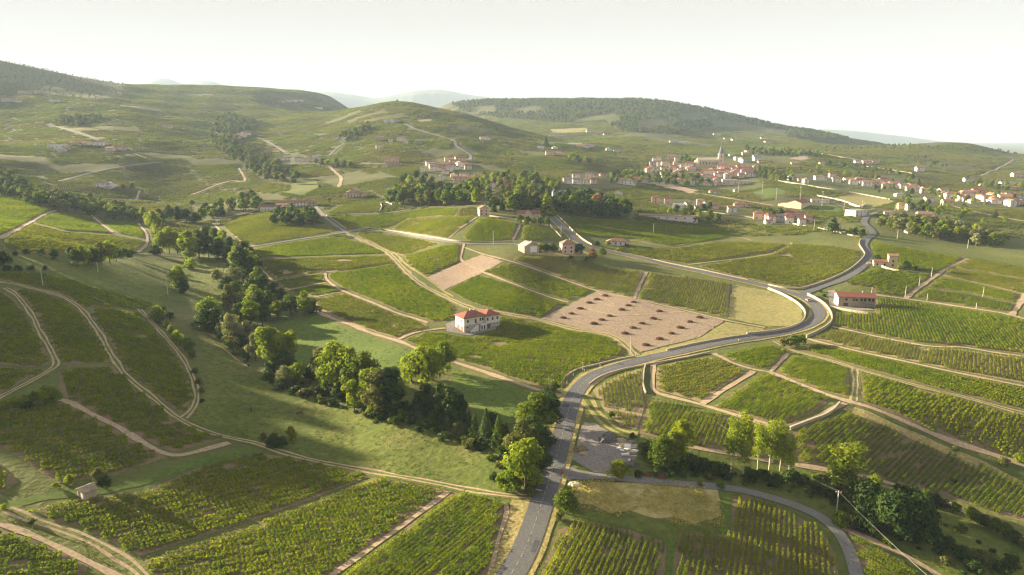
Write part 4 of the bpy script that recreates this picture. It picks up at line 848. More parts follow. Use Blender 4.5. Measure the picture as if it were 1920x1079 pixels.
def far_vines(name, side, y0, y1, col, label, umax=.9):
    g = np.arange(-umax * y1, umax * y1, side); h = np.arange(y0, y1, side); X, Y = np.meshgrid(g, h); X = X.ravel(); Y = Y.ravel()
    k = np.abs(X / Y) < umax; X, Y = X[k], Y[k]
    wx = X + 25 * np.sin(Y / 170.) + 18 * np.sin(X / 240. + 1); wy = Y + 30 * np.sin(X / 190.) + 14 * np.sin(Y / 110. + 2)
    c, s = math.cos(.5), math.sin(.5); A = (wx * c + wy * s); B = (-wx * s + wy * c)
    bj = np.floor(B / 62.); A = A + 41. * np.sin(bj * 12.9898) ; ai = np.floor(A / 105.)
    fa = np.abs((A / 105.) % 1 - .5); fb = np.abs((B / 62.) % 1 - .5)
    h1 = np.abs(np.sin(ai * 78.233 + bj * 37.719) * 43758.5453) % 1; h2 = np.abs(np.sin(ai * 12.345 + bj * 91.17) * 9631.77) % 1
    k = (fa < .5 - 3.2 / 105.) & (fb < .5 - 2.6 / 62.) & (h1 > .07) & (NR.random(len(X)) > .05 + .4 * np.clip(h2 - .72, 0, 1))
    X, Y, h1, h2 = X[k], Y[k], h1[k], h2[k]
    P = np.column_stack([X, Y, hz(X, Y)]); q = pixel(P); keep = (q[:, 0] > -60) & (q[:, 0] < 1980) & (q[:, 1] > 95)
    for pl in WOOD_PX + VILLAGE_PX + FOREST_PX: keep &= ~inside(q, np.array(pl, float))
    for nm, mt, px in PATCH: keep &= ~inside(q, np.array(px, float))
    for W in PAR_W:
        b0, b1 = W.min(0) - side/2, W.max(0) + side/2; near = (P[:, 0] > b0[0]) & (P[:, 0] < b1[0]) & (P[:, 1] > b0[1]) & (P[:, 1] < b1[1])
        idx = np.where(near & keep)[0]
        if len(idx): keep[idx[inside(P[idx, :2], W) | (edge_dist(P[idx, :2], W) < side * .55)]] = False
    for W in ROAD_W:
        b0, b1 = W.min(0) - 12, W.max(0) + 12; idx = np.where(keep & (P[:, 0] > b0[0]) & (P[:, 0] < b1[0]) & (P[:, 1] > b0[1]) & (P[:, 1] < b1[1]))[0]
        if len(idx):
            Ws = W[::2]; d = np.min(np.linalg.norm(P[idx, None, :2] - Ws[None], axis=2), axis=1); keep[idx[d < side * .5 + 3]] = False
    P, h1, h2 = P[keep], h1[keep], h2[keep]; X, Y = P[:, 0], P[:, 1]; e = side / 2
    gx = (hz(X + e, Y) - hz(X - e, Y)) / side; gy = (hz(X, Y + e) - hz(X, Y - e)) / side
    ang = np.where(h2 > .45, .5 + math.pi / 2, .5) + (h1 - .5) * .5
    # normal to the slope, then turned to the row direction
    rot = []
    for a, b, t in zip(gx, gy, ang):
        n = Vector((-a, -b, 1)).normalized(); x = Vector((math.cos(t), math.sin(t), 0)); y = n.cross(x).normalized(); x = y.cross(n)
        rot.append(Matrix((x, y, n)).transposed().to_euler())
    rot = np.array([tuple(r) for r in rot]); sc = np.column_stack([np.ones(len(P)), np.ones(len(P)), .75 + .5 * h2]); dry = (h1 * 7.3) % 1 < .5
    scatter(name, P[~dry], rot[~dry], sc[~dry], col, None, 'green parcels in the ' + label, 'vineyards')
    scatter(name, P[dry], rot[dry], sc[dry], DRY_FAR[col.name], None, 'olive brown parcels in the ' + label, 'vineyards')
ROAD_W = [Wm, Wb] + [wline(t[0], 5.0, 4) for t in TRACKS if min(p[1] for p in t[0]) < 470]
far_vines('hillside_vines', 7.0, 600, 1250, C_PATCH, 'patchwork of vineyard parcels on the slopes behind the near fields')
far_vines('hillside_vines', 13.0, 1250, 3300, C_FAR, 'distant vineyards covering the hills around the valley')

# ------------------------------------------------------------------ trees (unit height, scaled when planted)
def lobes_broad(n, rx, z0, z1, top=.75):
    out = []
    for _ in range(n):
        z = R.uniform(0, 1); a = R.uniform(0, 6.283); k = math.sin(math.pi * min(.97, (.12 + z * .86)) ** .8) ** .7
        r = rx * k * R.uniform(.35, .78); h = (z1 - z0)
        out.append((r * math.cos(a), r * math.sin(a), z0 + h * (.13 + .74 * z), rx * R.uniform(.2, .5), h * R.uniform(.08, .2)))
    out.append((0, 0, z0 + (z1 - z0) * .5, rx * .5, (z1 - z0) * .32)); return out
def crown_from(lobes, n, leaf, drop=0.25, fuzz=.35, squash=1.0):
    w = np.array([l[3]**2 for l in lobes]); w /= w.sum(); idx = NR.choice(len(lobes), n, p=w); L = np.array(lobes)[idx]
    d = NR.normal(size=(n, 3)); d[:, 2] += drop; d /= np.linalg.norm(d, axis=1, keepdims=True)
    rad = NR.uniform(.5, 1.08, n) ** .6; far = NR.random(n) < .1; rad = np.where(far, rad * NR.uniform(1.05, 1.4, n), rad)
    C = L[:, :3] + d * np.column_stack([L[:, 3], L[:, 3], L[:, 4]]) * rad[:, None]
    ton = NR.uniform(0, 1, len(lobes))[idx] * .6 + NR.uniform(-.05, .5, n)
    return C, d + NR.normal(0, fuzz, (n, 3)), NR.uniform(.6, 1.35, n) * leaf, ton
def proto_crown(kind, n, leaf):
    if kind == 'broad': return crown_from(lobes_broad(22, .40, .12, 1.0), n, leaf)
    if kind == 'tall': return crown_from(lobes_broad(16, .25, .10, 1.0), n, leaf)
    if kind == 'round': return crown_from(lobes_broad(14, .50, .02, 1.0) + [(0, 0, .5, .36, .36)], n, leaf, .1)
    if kind == 'shrub': return crown_from(lobes_broad(12, .75, -.08, 1.0), n, leaf, .3)
    if kind == 'poplar':
        lb = [(R.uniform(-.07, .07), R.uniform(-.07, .07), z, R.uniform(.055, .12) * (1.25 - abs(z - .62)), R.uniform(.05, .1)) for z in np.linspace(.36, .96, 13)]
        return crown_from(lb, n, leaf, .1, .6)
    if kind == 'willow':
        C, d, s, t = crown_from(lobes_broad(13, .46, .3, 1.0), n, leaf, .5); k = NR.random(n) < .6
        C[k, 2] -= NR.uniform(0, .42, k.sum()) * np.clip(np.hypot(C[k, 0], C[k, 1]) / .4, .2, 1); C[:, 2] = np.maximum(C[:, 2], .03); d[k, 2] *= .1; return C, d, s, t
    if kind == 'cone':
        z = NR.uniform(0, 1, n) ** 1.35; tier = np.abs((z * 11) % 1 - .3); r = .2 * (1 - z) * (1 - .35 * tier) + .012; a = NR.uniform(0, 6.283, n)
        bump_ = 1 + .22 * np.sin(a * 5 + z * 22); r = r * bump_ * NR.uniform(.7, 1.05, n)
        C = np.column_stack([r * np.cos(a), r * np.sin(a), .03 + z * .97]); d = np.column_stack([np.cos(a), np.sin(a), np.full(n, .45)])
        return C, d + NR.normal(0, .35, (n, 3)), leaf * NR.uniform(.6, 1.2, n) * (1.1 - .6 * z), NR.uniform(0, .9, n)
    if kind == 'cedar':
        lb = [(R.uniform(-.3, .3) * (1.1 - z), R.uniform(-.3, .3) * (1.1 - z), z, .3 * (1.15 - z) + .05, .05) for z in np.linspace(.15, .97, 16)]
        return crown_from(lb, n, leaf, .3)
def trunk_mesh(name, kind, material):
    mb = MB(); hgt = {'poplar': .93, 'cone': .9, 'tall': .8, 'willow': .6, 'shrub': .5, 'round': .6}.get(kind, .7); r = {'poplar': .013, 'shrub': .02, 'cone': .014}.get(kind, .022)
    lean = R.uniform(-.02, .02)
    mb.tube([(0, 0, -.04), (lean*.2, 0, .08), (lean, lean, hgt * .55), (lean * 1.5, 0, hgt)], [r * 1.3, r, r * .65, r * .2], 7)
    for k in range(7 if kind == 'poplar' else 5):
        z = hgt * R.uniform(.3, .8); a = R.uniform(0, 6.283); l = {'poplar': .09, 'cone': .08}.get(kind, .24) * R.uniform(.7, 1.1)
        mb.tube([(lean, 0, z), (lean + l*.5*math.cos(a), l*.5*math.sin(a), z + l*.45), (lean + l*math.cos(a), l*math.sin(a), z + l*.8)], [r*.5, r*.33, r*.12], 5)
    return mb.mesh(name, material, True)
NEAR_N = {'broad': (3400, .052), 'tall': (3000, .042), 'round': (2400, .062), 'shrub': (1300, .11), 'poplar': (1500, .032), 'willow': (3600, .048), 'cone': (2200, .042), 'cedar': (2600, .055)}
CROWN, TRUNK, FARTREE = {}, {}, {}
for kd, (n, lf) in NEAR_N.items():
    for v in range(4 if kd in ('broad', 'tall', 'shrub', 'poplar') else 2):
        CROWN[kd, v] = leaf_mesh('tree_crown', *proto_crown(kd, n, lf), M['leaf_mid']); TRUNK[kd, v] = trunk_mesh('tree_trunk', kd, M['bark_pale'] if kd == 'poplar' else M['bark'])
def far_tree(kind, n, leaf):
    C, d, s, t = proto_crown(kind, n, leaf); V, F, T = leaf_quads(C, d, s, t); mb = MB(); mb.tube([(0, 0, -.05), (0, 0, .35)], [.03, .018], 5)
    nb = len(V); V = np.concatenate([V, np.array(mb.v)]); fl = [tuple(f) for f in F] + [tuple(nb + i for i in f) for f in mb.f]
    me = new_mesh('far_tree', V, fl, [M['leaf_mid'], M['bark']], False, [0] * len(F) + [1] * len(mb.f))
    a = me.attributes.new('tone', 'FLOAT', 'POINT'); a.data.foreach_set('value', np.concatenate([T, np.zeros(len(mb.v))]).astype(np.float32)); return me
for kd in ('broad', 'round', 'cone', 'tall', 'shrub', 'cedar'):
    for v in range(3): FARTREE[kd, v] = far_tree(kd, 420, {'broad': .13, 'round': .15, 'cone': .1, 'tall': .1, 'shrub': .22, 'cedar': .13}[kd])
LEAFDESC = {'leaf_mid': 'mid green', 'leaf_light': 'light yellow-green', 'leaf_pale': 'pale grey-green', 'leaf_dark': 'dark green', 'leaf_olive': 'olive green', 'leaf_rust': 'rust coloured', 'leaf_yellow': 'bright yellow-green'}
KINDDESC = {'broad': 'spreading tree', 'tall': 'slender tree', 'round': 'round tree', 'shrub': 'shrub', 'poplar': 'pale trunked poplar', 'willow': 'weeping willow', 'cone': 'conical conifer', 'cedar': 'dark spreading cedar'}
NAMES = {'broad': 'broadleaf_tree', 'tall': 'broadleaf_tree', 'round': 'round_tree', 'shrub': 'shrub', 'poplar': 'poplar_tree', 'willow': 'willow_tree', 'cone': 'conifer_tree', 'cedar': 'cedar_tree'}
AUTO = []                                   # (object, base label, pixel x) : told apart at the end
def view_h(P, hpx):
    dp = depth(P); ang = math.atan2(CAM_H - P[2], P[1]); return hpx * dp / FPX / max(.3, math.cos(ang)) 
def plant(P, h, kind, lm, place, group, wf=1.0, near=True, px=0):
    v = R.randrange(4 if kind in ('broad', 'tall', 'shrub', 'poplar') and near else 2); w = h * wf * R.uniform(.95, 1.05); rz = R.uniform(0, 6.283); P = tuple(map(float, P))
    lab = LEAFDESC[lm] + ' ' + KINDDESC[kind] + ' ' + place
    if near:
        o = link(NAMES[kind], None, None, P, rz); o.empty_display_size = .2
        c = link('crown', CROWN[kind, v], o, None, None, (w, w, h)); t = link('trunk', TRUNK[kind, v], o, None, None, (w, w, h))
    else:
        o = c = link(NAMES[kind], FARTREE[kind if (kind, 0) in FARTREE else 'broad', v % 3], None, P, rz, (w, w, h))
    c.material_slots[0].link = 'OBJECT'; c.material_slots[0].material = M[lm]
    tag(o, lab, 'shrub' if kind == 'shrub' else 'tree', group); AUTO.append((o, lab, px if px else pixel(P)[0][0])); return o
D, LT, PL, MD, OL, YE, RU = 'leaf_dark', 'leaf_light', 'leaf_pale', 'leaf_mid', 'leaf_olive', 'leaf_yellow', 'leaf_rust'
TREES = {  # place phrase: [(x, y of base, height in pixels, kind, leaves, width factor)]
 'beside the road at the stream': [(1008,820,80,'broad',MD,1.25),(1024,800,62,'broad',D,1.15),(1030,775,42,'round',D,1.1),(1018,845,46,'round',D,1.1),(1012,880,56,'broad',D,1.1),(982,872,82,'broad',OL,1.0),(996,850,70,'broad',D,1.1),(985,917,88,'broad',LT,1.0),(962,922,48,'shrub',MD,.55),(944,918,34,'shrub',LT,.6),(1000,905,60,'round',D,.8),(1022,752,30,'shrub',D,.6),(1038,736,26,'round',MD,.9),(925,900,16,'shrub',D,.8)],
 'in the conifer clump': [(800,782,60,'broad',D,1.0),(822,792,72,'broad',D,.95),(843,800,72,'broad',D,.95),(862,806,66,'broad',D,.9),(790,770,40,'shrub',D,.6),(880,818,50,'cone',D,1.2),(890,822,48,'cone',MD,1.25),(912,832,64,'cone',D,1.35),(935,838,60,'cone',MD,1.3),(925,815,46,'round',D,.9),(950,835,40,'cone',D,1.2),(812,800,36,'shrub',MD,.55),(857,815,30,'shrub',OL,.6),(770,790,22,'shrub',D,.8)],
 'in the biggest stream clump': [(607,722,76,'tall',OL,1.35),(632,738,96,'broad',LT,.95),(655,745,92,'broad',LT,.95),(680,752,90,'broad',MD,.95),(664,770,62,'broad',YE,.8),(695,770,84,'tall',LT,1.25),(712,778,86,'tall',OL,1.35),(733,775,88,'tall',D,1.3),(748,768,60,'tall',LT,1.2),(620,745,52,'shrub',D,.5),(697,778,22,'shrub',YE,.7),(640,755,45,'round',D,.9),(740,782,30,'shrub',D,.7),(760,775,26,'shrub',D,.7),(590,712,28,'shrub',D,.7)],
 'beside the lane before the white house': [(792,722,80,'round',YE,.95),(772,716,52,'round',LT,1.0),(812,715,64,'round',LT,.9),(832,702,64,'round',MD,.75)],
 'in the middle stream belt': [(480,678,52,'broad',PL,.95),(507,695,88,'tall',LT,1.3),(522,700,78,'tall',LT,1.2),(546,690,74,'tall',LT,.95),(535,706,50,'round',D,.9),(536,720,38,'round',PL,1.0),(558,718,40,'round',LT,1.0),(580,712,26,'shrub',D,.8),(512,706,36,'shrub',D,.7),(437,655,66,'broad',PL,.8),(462,645,46,'broad',PL,.9),(425,640,52,'broad',D,.9),(450,655,36,'shrub',D,.7),(395,612,60,'broad',LT,.95),(385,620,46,'round',D,.9),(430,592,58,'broad',OL,.9),(412,625,56,'round',D,.9),(470,615,56,'broad',LT,1.0),(492,610,44,'broad',D,1.0),(455,610,50,'round',D,1.0),(470,560,40,'round',D,1.0),(520,600,36,'broad',LT,1.1),(545,592,42,'broad',MD,1.1),(572,592,46,'broad',LT,1.0),(498,600,30,'shrub',D,.6),(585,588,30,'shrub',D,.7),(408,530,30,'round',PL,.9),(437,535,38,'round',PL,1.05),(425,545,26,'shrub',D,.8),(455,527,64,'broad',D,.85),(440,565,40,'broad',MD,1.0),(470,530,50,'broad',D,.85),(508,548,24,'shrub',D,.9),(525,560,22,'shrub',D,.9)],
 'in the upper stream belt': [(270,416,28,'broad',LT,.9),(280,430,34,'broad',LT,.85),(292,440,44,'broad',YE,.8),(302,430,38,'broad',D,1.0),(318,415,30,'broad',D,1.0),(335,417,30,'broad',D,1.0),(350,418,28,'broad',D,1.0),(305,474,40,'broad',LT,1.0),(318,476,50,'broad',YE,.8),(333,477,44,'broad',LT,.85),(345,478,36,'round',D,1.0),(292,478,24,'shrub',D,.8),(357,492,60,'tall',LT,1.3),(358,505,26,'shrub',LT,.7),(374,486,54,'broad',D,.9),(392,486,48,'broad',D,.9),(410,490,46,'broad',D,.9),(430,500,40,'broad',D,.9),(443,505,42,'broad',LT,.85),(442,472,24,'round',YE,1.0),(462,510,44,'broad',LT,.8),(448,520,40,'round',D,1.0),(480,505,30,'shrub',D,.6),(366,420,26,'round',D,.9),(390,470,46,'broad',D,1.0),(405,478,50,'broad',MD,1.0),(420,484,52,'broad',LT,1.0),(433,490,46,'broad',D,1.0),(450,495,46,'broad',OL,1.0),(462,500,48,'broad',D,1.0),(472,518,46,'broad',LT,1.0),(484,540,40,'broad',MD,1.0),(492,556,40,'broad',D,1.0),(478,578,44,'broad',LT,1.0),(488,592,46,'broad',D,1.0),(504,585,40,'broad',MD,1.0)],
 'beside the small round meadow of the left field': [(336,545,46,'broad',LT,.95),(344,550,30,'shrub',D,.6)],
 'in the short field row': [(146,500,34,'round',D,1.0),(158,500,40,'broad',YE,1.0),(174,498,38,'round',D,1.0),(190,496,42,'broad',OL,1.0),(206,494,46,'broad',LT,.9),(218,490,34,'round',D,.9),(236,486,20,'shrub',D,.8),(246,483,15,'shrub',D,.8),(103,488,22,'round',D,.95),(131,480,18,'round',D,.95),(78,480,16,'shrub',D,.7),(50,478,13,'shrub',D,.7),(28,480,12,'shrub',D,.8),(8,500,34,'round',D,1.0),(15,508,14,'shrub',D,.9),(60,507,11,'shrub',D,1.0),(35,508,11,'shrub',D,1.0),(85,508,10,'shrub',D,1.0)],
 'in the track-side hedge': [(295,602,34,'round',LT,.9),(303,608,24,'round',OL,1.0),(312,615,17,'shrub',YE,.6),(320,625,18,'shrub',LT,.6),(330,638,22,'shrub',YE,.7),(338,648,18,'shrub',LT,.7),(353,660,28,'round',MD,1.0),(360,673,18,'shrub',OL,.6),(365,700,12,'shrub',OL,.8),(372,720,13,'shrub',OL,.8),(378,738,12,'shrub',OL,.8),(380,755,9,'shrub',D,.8),(305,592,20,'shrub',D,.8),(318,600,16,'shrub',D,.8)],
 'in the hedge at the left frame edge': [(8,768,20,'shrub',LT,.7),(28,765,22,'shrub',LT,.7),(48,762,22,'shrub',LT,.7),(66,760,26,'shrub',MD,.6),(86,758,36,'round',LT,1.0),(100,756,34,'round',LT,.95),(55,768,18,'shrub',D,.8)],
 'around the small stone shed': [(132,913,22,'broad',YE,1.1),(188,912,34,'broad',OL,1.0),(198,915,26,'round',D,1.0),(106,917,12,'shrub',YE,.8),(8,958,12,'shrub',LT,.9),(60,982,10,'shrub',OL,.9)],
 'at the lower meadow edge': [(512,838,26,'shrub',D,.85),(528,840,22,'shrub',D,.85),(494,828,16,'shrub',OL,.8),(547,828,28,'tall',YE,1.3)],
 'beside the gravel lot': [(1158,897,38,'round',YE,1.0),(1146,784,15,'round',MD,1.0),(1185,822,12,'shrub',D,.8),(1195,895,14,'shrub',D,.9),(1062,963,50,'round',MD,.95),(1050,975,18,'shrub',OL,.8)],
 'behind the gravel lot': [(1370,890,100,'poplar',LT,.9),(1393,897,112,'poplar',YE,.85),(1420,886,84,'poplar',LT,.95),(1442,882,88,'poplar',LT,.95),(1462,886,86,'poplar',LT,.95),(1478,896,72,'poplar',LT,.85),(1278,866,76,'tall',YE,1.2),(1262,872,62,'tall',LT,1.2),(1582,926,88,'poplar',YE,2.0),(1572,928,66,'tall',MD,1.2)],
 'in the gully thicket': [(1240,880,60,'willow',MD,1.0),(1222,862,40,'round',D,1.0),(1212,850,26,'shrub',D,.8),(1262,890,26,'shrub',D,.8),(1300,882,34,'shrub',D,.8),(1320,884,30,'shrub',D,.8),(1340,890,26,'shrub',D,.8),(1358,896,22,'shrub',D,.9),(1404,902,26,'shrub',D,.9),(1430,905,24,'shrub',D,.9),(1455,912,24,'shrub',D,.9),(1485,908,26,'shrub',D,.9),(1508,912,24,'shrub',MD,.9),(1530,922,22,'shrub',D,.9),(1552,930,26,'shrub',D,.9),(1548,900,18,'shrub',OL,.9),(1600,925,26,'shrub',D,.9),(1640,913,22,'shrub',LT,.8),(1280,895,16,'shrub',MD,.8),(1312,912,10,'shrub',LT,.8),(1352,915,14,'shrub',LT,.8),(1230,892,14,'shrub',D,.8)],
 'in the dark gully group': [(1625,968,72,'round',D,.95),(1670,1000,80,'round',D,.95),(1716,1012,84,'round',D,.95),(1650,985,50,'round',D,1.0),(1695,1015,50,'round',D,1.0),(1740,1010,46,'shrub',D,.6),(1575,985,28,'shrub',LT,.7),(1592,990,28,'shrub',OL,.7),(1612,995,30,'shrub',D,.8),(1632,1002,28,'shrub',D,.8),(1685,1012,28,'round',LT,.95),(1648,1010,12,'shrub',YE,.8),(1658,1018,13,'shrub',YE,.8),(1670,1028,12,'shrub',MD,.8)],
 'in the gully hedge': [(1682,928,22,'round',D,1.0),(1697,930,22,'round',D,1.0),(1712,932,22,'shrub',D,.7),(1735,943,28,'round',MD,1.0),(1752,948,24,'round',D,1.0),(1768,952,18,'shrub',D,.8),(1790,960,18,'shrub',MD,.8),(1818,976,26,'round',MD,.95),(1832,983,26,'round',MD,.95),(1846,990,26,'round',D,.95),(1862,998,26,'round',MD,.95),(1884,1010,28,'round',MD,1.0),(1900,1020,24,'round',D,1.0),(1916,1030,22,'round',MD,1.0),(1790,905,9,'shrub',D,.9),(1852,1062,26,'shrub',OL,.9),(1775,1032,24,'shrub',D,.9),(1800,1050,24,'shrub',D,.9),(1880,1075,22,'shrub',D,.9),(1825,1070,22,'shrub',D,.9),(1900,1060,18,'shrub',D,.9)],
 'beside the road bend': [(1472,652,22,'shrub',OL,.75),(1488,650,24,'shrub',MD,.75),(1502,646,20,'shrub',MD,.75),(1470,662,9,'shrub',LT,.8),(1790,846,11,'shrub',MD,.8),(1882,872,17,'shrub',OL,.8),(1912,866,18,'shrub',YE,.8)],
 'in a roadside house garden': [(1588,572,12,'shrub',MD,.7),(1628,572,14,'round',OL,1.0),(1617,573,8,'shrub',MD,.8),(1645,487,11,'shrub',D,.8),(1700,505,18,'round',MD,1.0),(1686,508,13,'round',LT,1.0),(1715,508,12,'shrub',D,.9),(1538,548,6,'shrub',D,1.0),(1545,557,7,'shrub',D,1.0),(1012,472,18,'round',LT,.9),(1024,474,18,'round',D,1.1),(1038,474,20,'round',D,1.1),(1085,476,20,'round',D,1.2),(1110,488,22,'broad',RU,1.2),(1130,482,18,'round',MD,1.1),(1120,462,12,'round',D,1.0),(1140,460,8,'shrub',LT,.9),(1175,463,7,'shrub',D,1.0),(1100,490,8,'shrub',D,1.0),(1070,486,7,'shrub',D,1.2)],
}
for place, L in TREES.items():
    G = ground([(t[0], t[1]) for t in L])
    for (x, y, hp, kd, lm, wf), P in zip(L, G):
        plant(P, view_h(P, hp), kd, lm, place, 'trees and shrubs ' + place, wf, True, x)
def grove(poly, spacing, hm, kinds, place, ymin=None, ymax=None, cap=60):
    P = world_scatter(poly, spacing, ymin, ymax)
    if len(P) > cap: P = P[NR.permutation(len(P))[:cap]]
    for p in P:
        kd, lm, wf = R.choice(kinds); plant(p, R.uniform(*hm), kd, lm, place, 'trees ' + place, wf, False)
BR = [('broad', MD, 1.05), ('broad', D, 1.05), ('round', D, .95), ('broad', OL, 1.05), ('broad', LT, 1.0)]
DK = [('broad', D, 1.1), ('round', D, 1.0), ('broad', MD, 1.1), ('round', D, 1.0)]
grove([(722,384),(735,372),(800,366),(895,364),(895,386),(800,390)], 9, (13, 19), BR + [('round', MD, .9)], 'in the long dark grove', cap=56)
grove([(900,402),(925,388),(970,375),(1010,385),(1022,398),(960,404)], 10, (12, 19), BR + [('cone', D, 1.2)], 'behind the pink house', cap=30)
grove([(1030,400),(1040,385),(1080,378),(1150,392),(1190,410),(1150,412),(1080,408)], 10, (13, 20), DK, 'in the manor park', cap=40)
grove([(972,418),(1026,420),(1026,426),(972,423)], 6, (6, 8), [('round', MD, .9)], 'in the clipped garden row', cap=9)
grove([(1640,425),(1690,418),(1760,425),(1840,442),(1888,460),(1850,466),(1780,455),(1690,440)], 7, (8, 12), [('broad', LT, 1.2), ('broad', OL, 1.2), ('broad', MD, 1.2), ('broad', PL, 1.2)], 'beyond the side road', cap=105)
grove([(505,425),(520,405),(590,405),(600,420),(560,425)], 8, (9, 14), DK, 'on the farm bank', cap=18)
for (x, y, hp, kd, lm, wf, pl) in [(1118,400,36,'broad',RU,1.2,'in the manor park'),(1026,402,42,'cone',YE,2.2,'at the top of the village road'),(978,395,46,'cone',D,1.5,'in the manor park'),(1560,436,28,'cedar',D,1.3,'by the side road'),(1592,440,14,'round',LT,1.0,'by the side road'),(1604,440,14,'round',MD,1.0,'by the side road'),(1616,446,18,'round',D,1.0,'by the side road'),
        (1722,350,16,'cone',D,1.8,'in the village strip'),(1510,418,8,'round',D,1.2,'by the small white houses'),(1024,275,18,'cone',D,2.0,'on the ridge shoulder'),(1073,300,14,'round',YE,1.0,'at the hedge end'),(1400,285,14,'broad',OL,1.1,'above the church village'),(618,382,13,'tall',RU,1.2,'by the farm lane'),(600,355,9,'tall',D,1.4,'on the green field'),(360,385,10,'round',D,1.0,'on the hillside terrace'),(172,376,10,'tall',D,1.5,'above the dark belt'),(248,356,13,'broad',D,1.2,'by the white hillside house'),(232,354,8,'round',D,1.2,'by the white hillside house'),(285,152,7,'shrub',LT,1.0,'on the left skyline'),
        (728,190,7,'cone',D,2.4,'on the summit'),(737,190,8,'cone',D,2.6,'on the summit'),(745,191,4,'round',D,1.2,'on the summit'),(788,193,5,'cone',D,2.0,'on the summit'),(875,420,8,'round',MD,1.0,'by the pink house')]:
    P = ground([(x, y)])[0]; plant(P, view_h(P, hp), kd, lm, pl, 'single trees ' + pl, wf, False, x)

# woods and village greenery that read as one mass
C_TREES = []
for lm in (D, MD, LT, OL):
    ms = []
    for kd in ('broad', 'round'):
        for v in range(3):
            m = FARTREE[kd, v].copy(); m.materials[0] = M[lm]; ms.append(m)
    C_TREES.append(proto_col('woodland_' + lm, ms))
cm = proto_col('woodland_mixed', [o.data for c in (C_TREES[1], C_TREES[1], C_TREES[3], C_TREES[0]) for o in list(c.objects)[:4]])
cg = proto_col('woodland_garden', [o.data for c in C_TREES for o in list(c.objects)[:3]])
n = 230; kx, ky = NR.normal(0, 75, n), NR.normal(0, 52, n); ka = math.radians(-22)  # out-of-view trees added on the knoll to break up its shadow edge
KP = np.column_stack([-470 + kx * math.cos(ka) - ky * math.sin(ka), 385 + kx * math.sin(ka) + ky * math.cos(ka)]); KP = KP[KP[:, 0] / KP[:, 1] < -.86]; n = len(KP); h = NR.uniform(6, 11, n)
scatter('woods', np.column_stack([KP, hz(KP[:, 0], KP[:, 1])]), np.column_stack([np.zeros(n), np.zeros(n), NR.uniform(0, 6.283, n)]), np.column_stack([h * 1.1, h * 1.1, h]), cm, None, 'unseen wood added on the knoll to dapple the sunlight', 'woodland')
HOLES = [[(1075,224),(1150,211),(1165,230),(1090,244)], [(1330,224),(1400,233),(1480,246),(1470,258),(1340,243)], [(960,205),(1010,200),(1020,209),(965,214)], [(1190,228),(1250,222),(1262,236),(1200,246)], [(880,200),(930,198),(925,212),(885,214)], [(1270,215),(1320,212),(1330,222),(1280,228)]]     # clearings
def mass(name, polys, spacing, hm, col, label, cat='woodland', ymin=None, ymax=None):
    P = np.concatenate([world_scatter(p, spacing, ymin, ymax) for p in polys])
    if name == 'forest':
        for hl in HOLES: P = P[~inside(pixel(P), np.array(hl, float))]
    n = len(P); h = NR.uniform(hm[0], hm[1], n)
    scatter(name, P, np.column_stack([np.zeros(n), np.zeros(n), NR.uniform(0, 6.283, n)]), np.column_stack([h * 1.1, h * 1.1, h]), col, None, label, cat)
mass('forest', FOREST_PX[:1], 12, (8, 15), cm, 'dense forest over the rounded hill behind the church village', ymin=2150)
mass('forest', FOREST_PX[1:2], 19, (3, 7), cg, 'dark wood along the crest of the left hill', ymin=1700)
mass('woods', [[(0,330),(40,348),(100,378),(140,378),(250,402),(258,418),(150,405),(60,384),(0,370)], [(372,416),(385,402),(470,372),(492,392),(440,405)]], 11, (10, 16), cm, 'dark tree belt along the foot of the left hill', ymin=500, ymax=1100)
mass('woods', [[(398,250),(410,222),(430,216),(480,230),(470,244),(440,255)], [(392,262),(430,255),(475,290),(520,310),(558,335),(555,350),(505,343),(470,325),(430,300)], [(90,230),(130,222),(200,220),(150,240)], [(630,262),(690,238),(700,245),(650,268)]], 13, (9, 15), cm, 'trees lining the stream gully on the left hill', ymin=900, ymax=2600)
mass('woods', [[(1210,342),(1240,325),(1310,335),(1330,348),(1270,352)], [(1140,330),(1205,325),(1205,345),(1140,345)], [(1420,320),(1490,330),(1480,345),(1420,335)], [(1270,300),(1290,295),(1310,312),(1280,312)], [(1240,400),(1330,395),(1350,420),(1300,425)], [(1420,405),(1440,400),(1470,408),(1445,416)], [(1060,298),(1118,305),(1120,310),(1060,303)], [(1410,282),(1480,285),(1540,290),(1530,295),(1410,292)]], 11, (7, 12), cg, 'garden trees among the houses of the church village')
mass('woods', [[(1440,318),(1560,322),(1640,335),(1720,345),(1720,352),(1640,342),(1560,330),(1440,325)], [(1640,352),(1800,365),(1920,372),(1920,392),(1800,385),(1640,362)], [(1690,375),(1800,395),(1900,420),(1850,425),(1700,400)], [(1545,306),(1640,318),(1720,334),(1720,341),(1640,326),(1545,313)], [(1800,340),(1880,345),(1915,350),(1915,362),(1800,350)]], 18, (6, 11), cg, 'garden trees and hedges of the long village strip')
mass('woods', [[(1545,285),(1640,280),(1900,290),(1915,293),(1880,283),(1700,272),(1545,278)], [(1690,302),(1720,290),(1790,318),(1770,322)], [(880,235),(1020,262),(1022,266),(880,240)]], 21, (5, 8), cm, 'row of trees along the crest of the right hill', ymin=1300, ymax=2600)
mass('woods', [[(735,343),(790,335),(830,345),(800,352),(740,350)], [(880,340),(1000,330),(1010,350),(960,370),(900,365)], [(590,308),(660,312),(655,318),(590,315)], [(900,380),(1000,345),(1050,358),(1020,380),(930,388)]], 13, (9, 14), cg, 'trees around the hamlet in the middle of the valley')
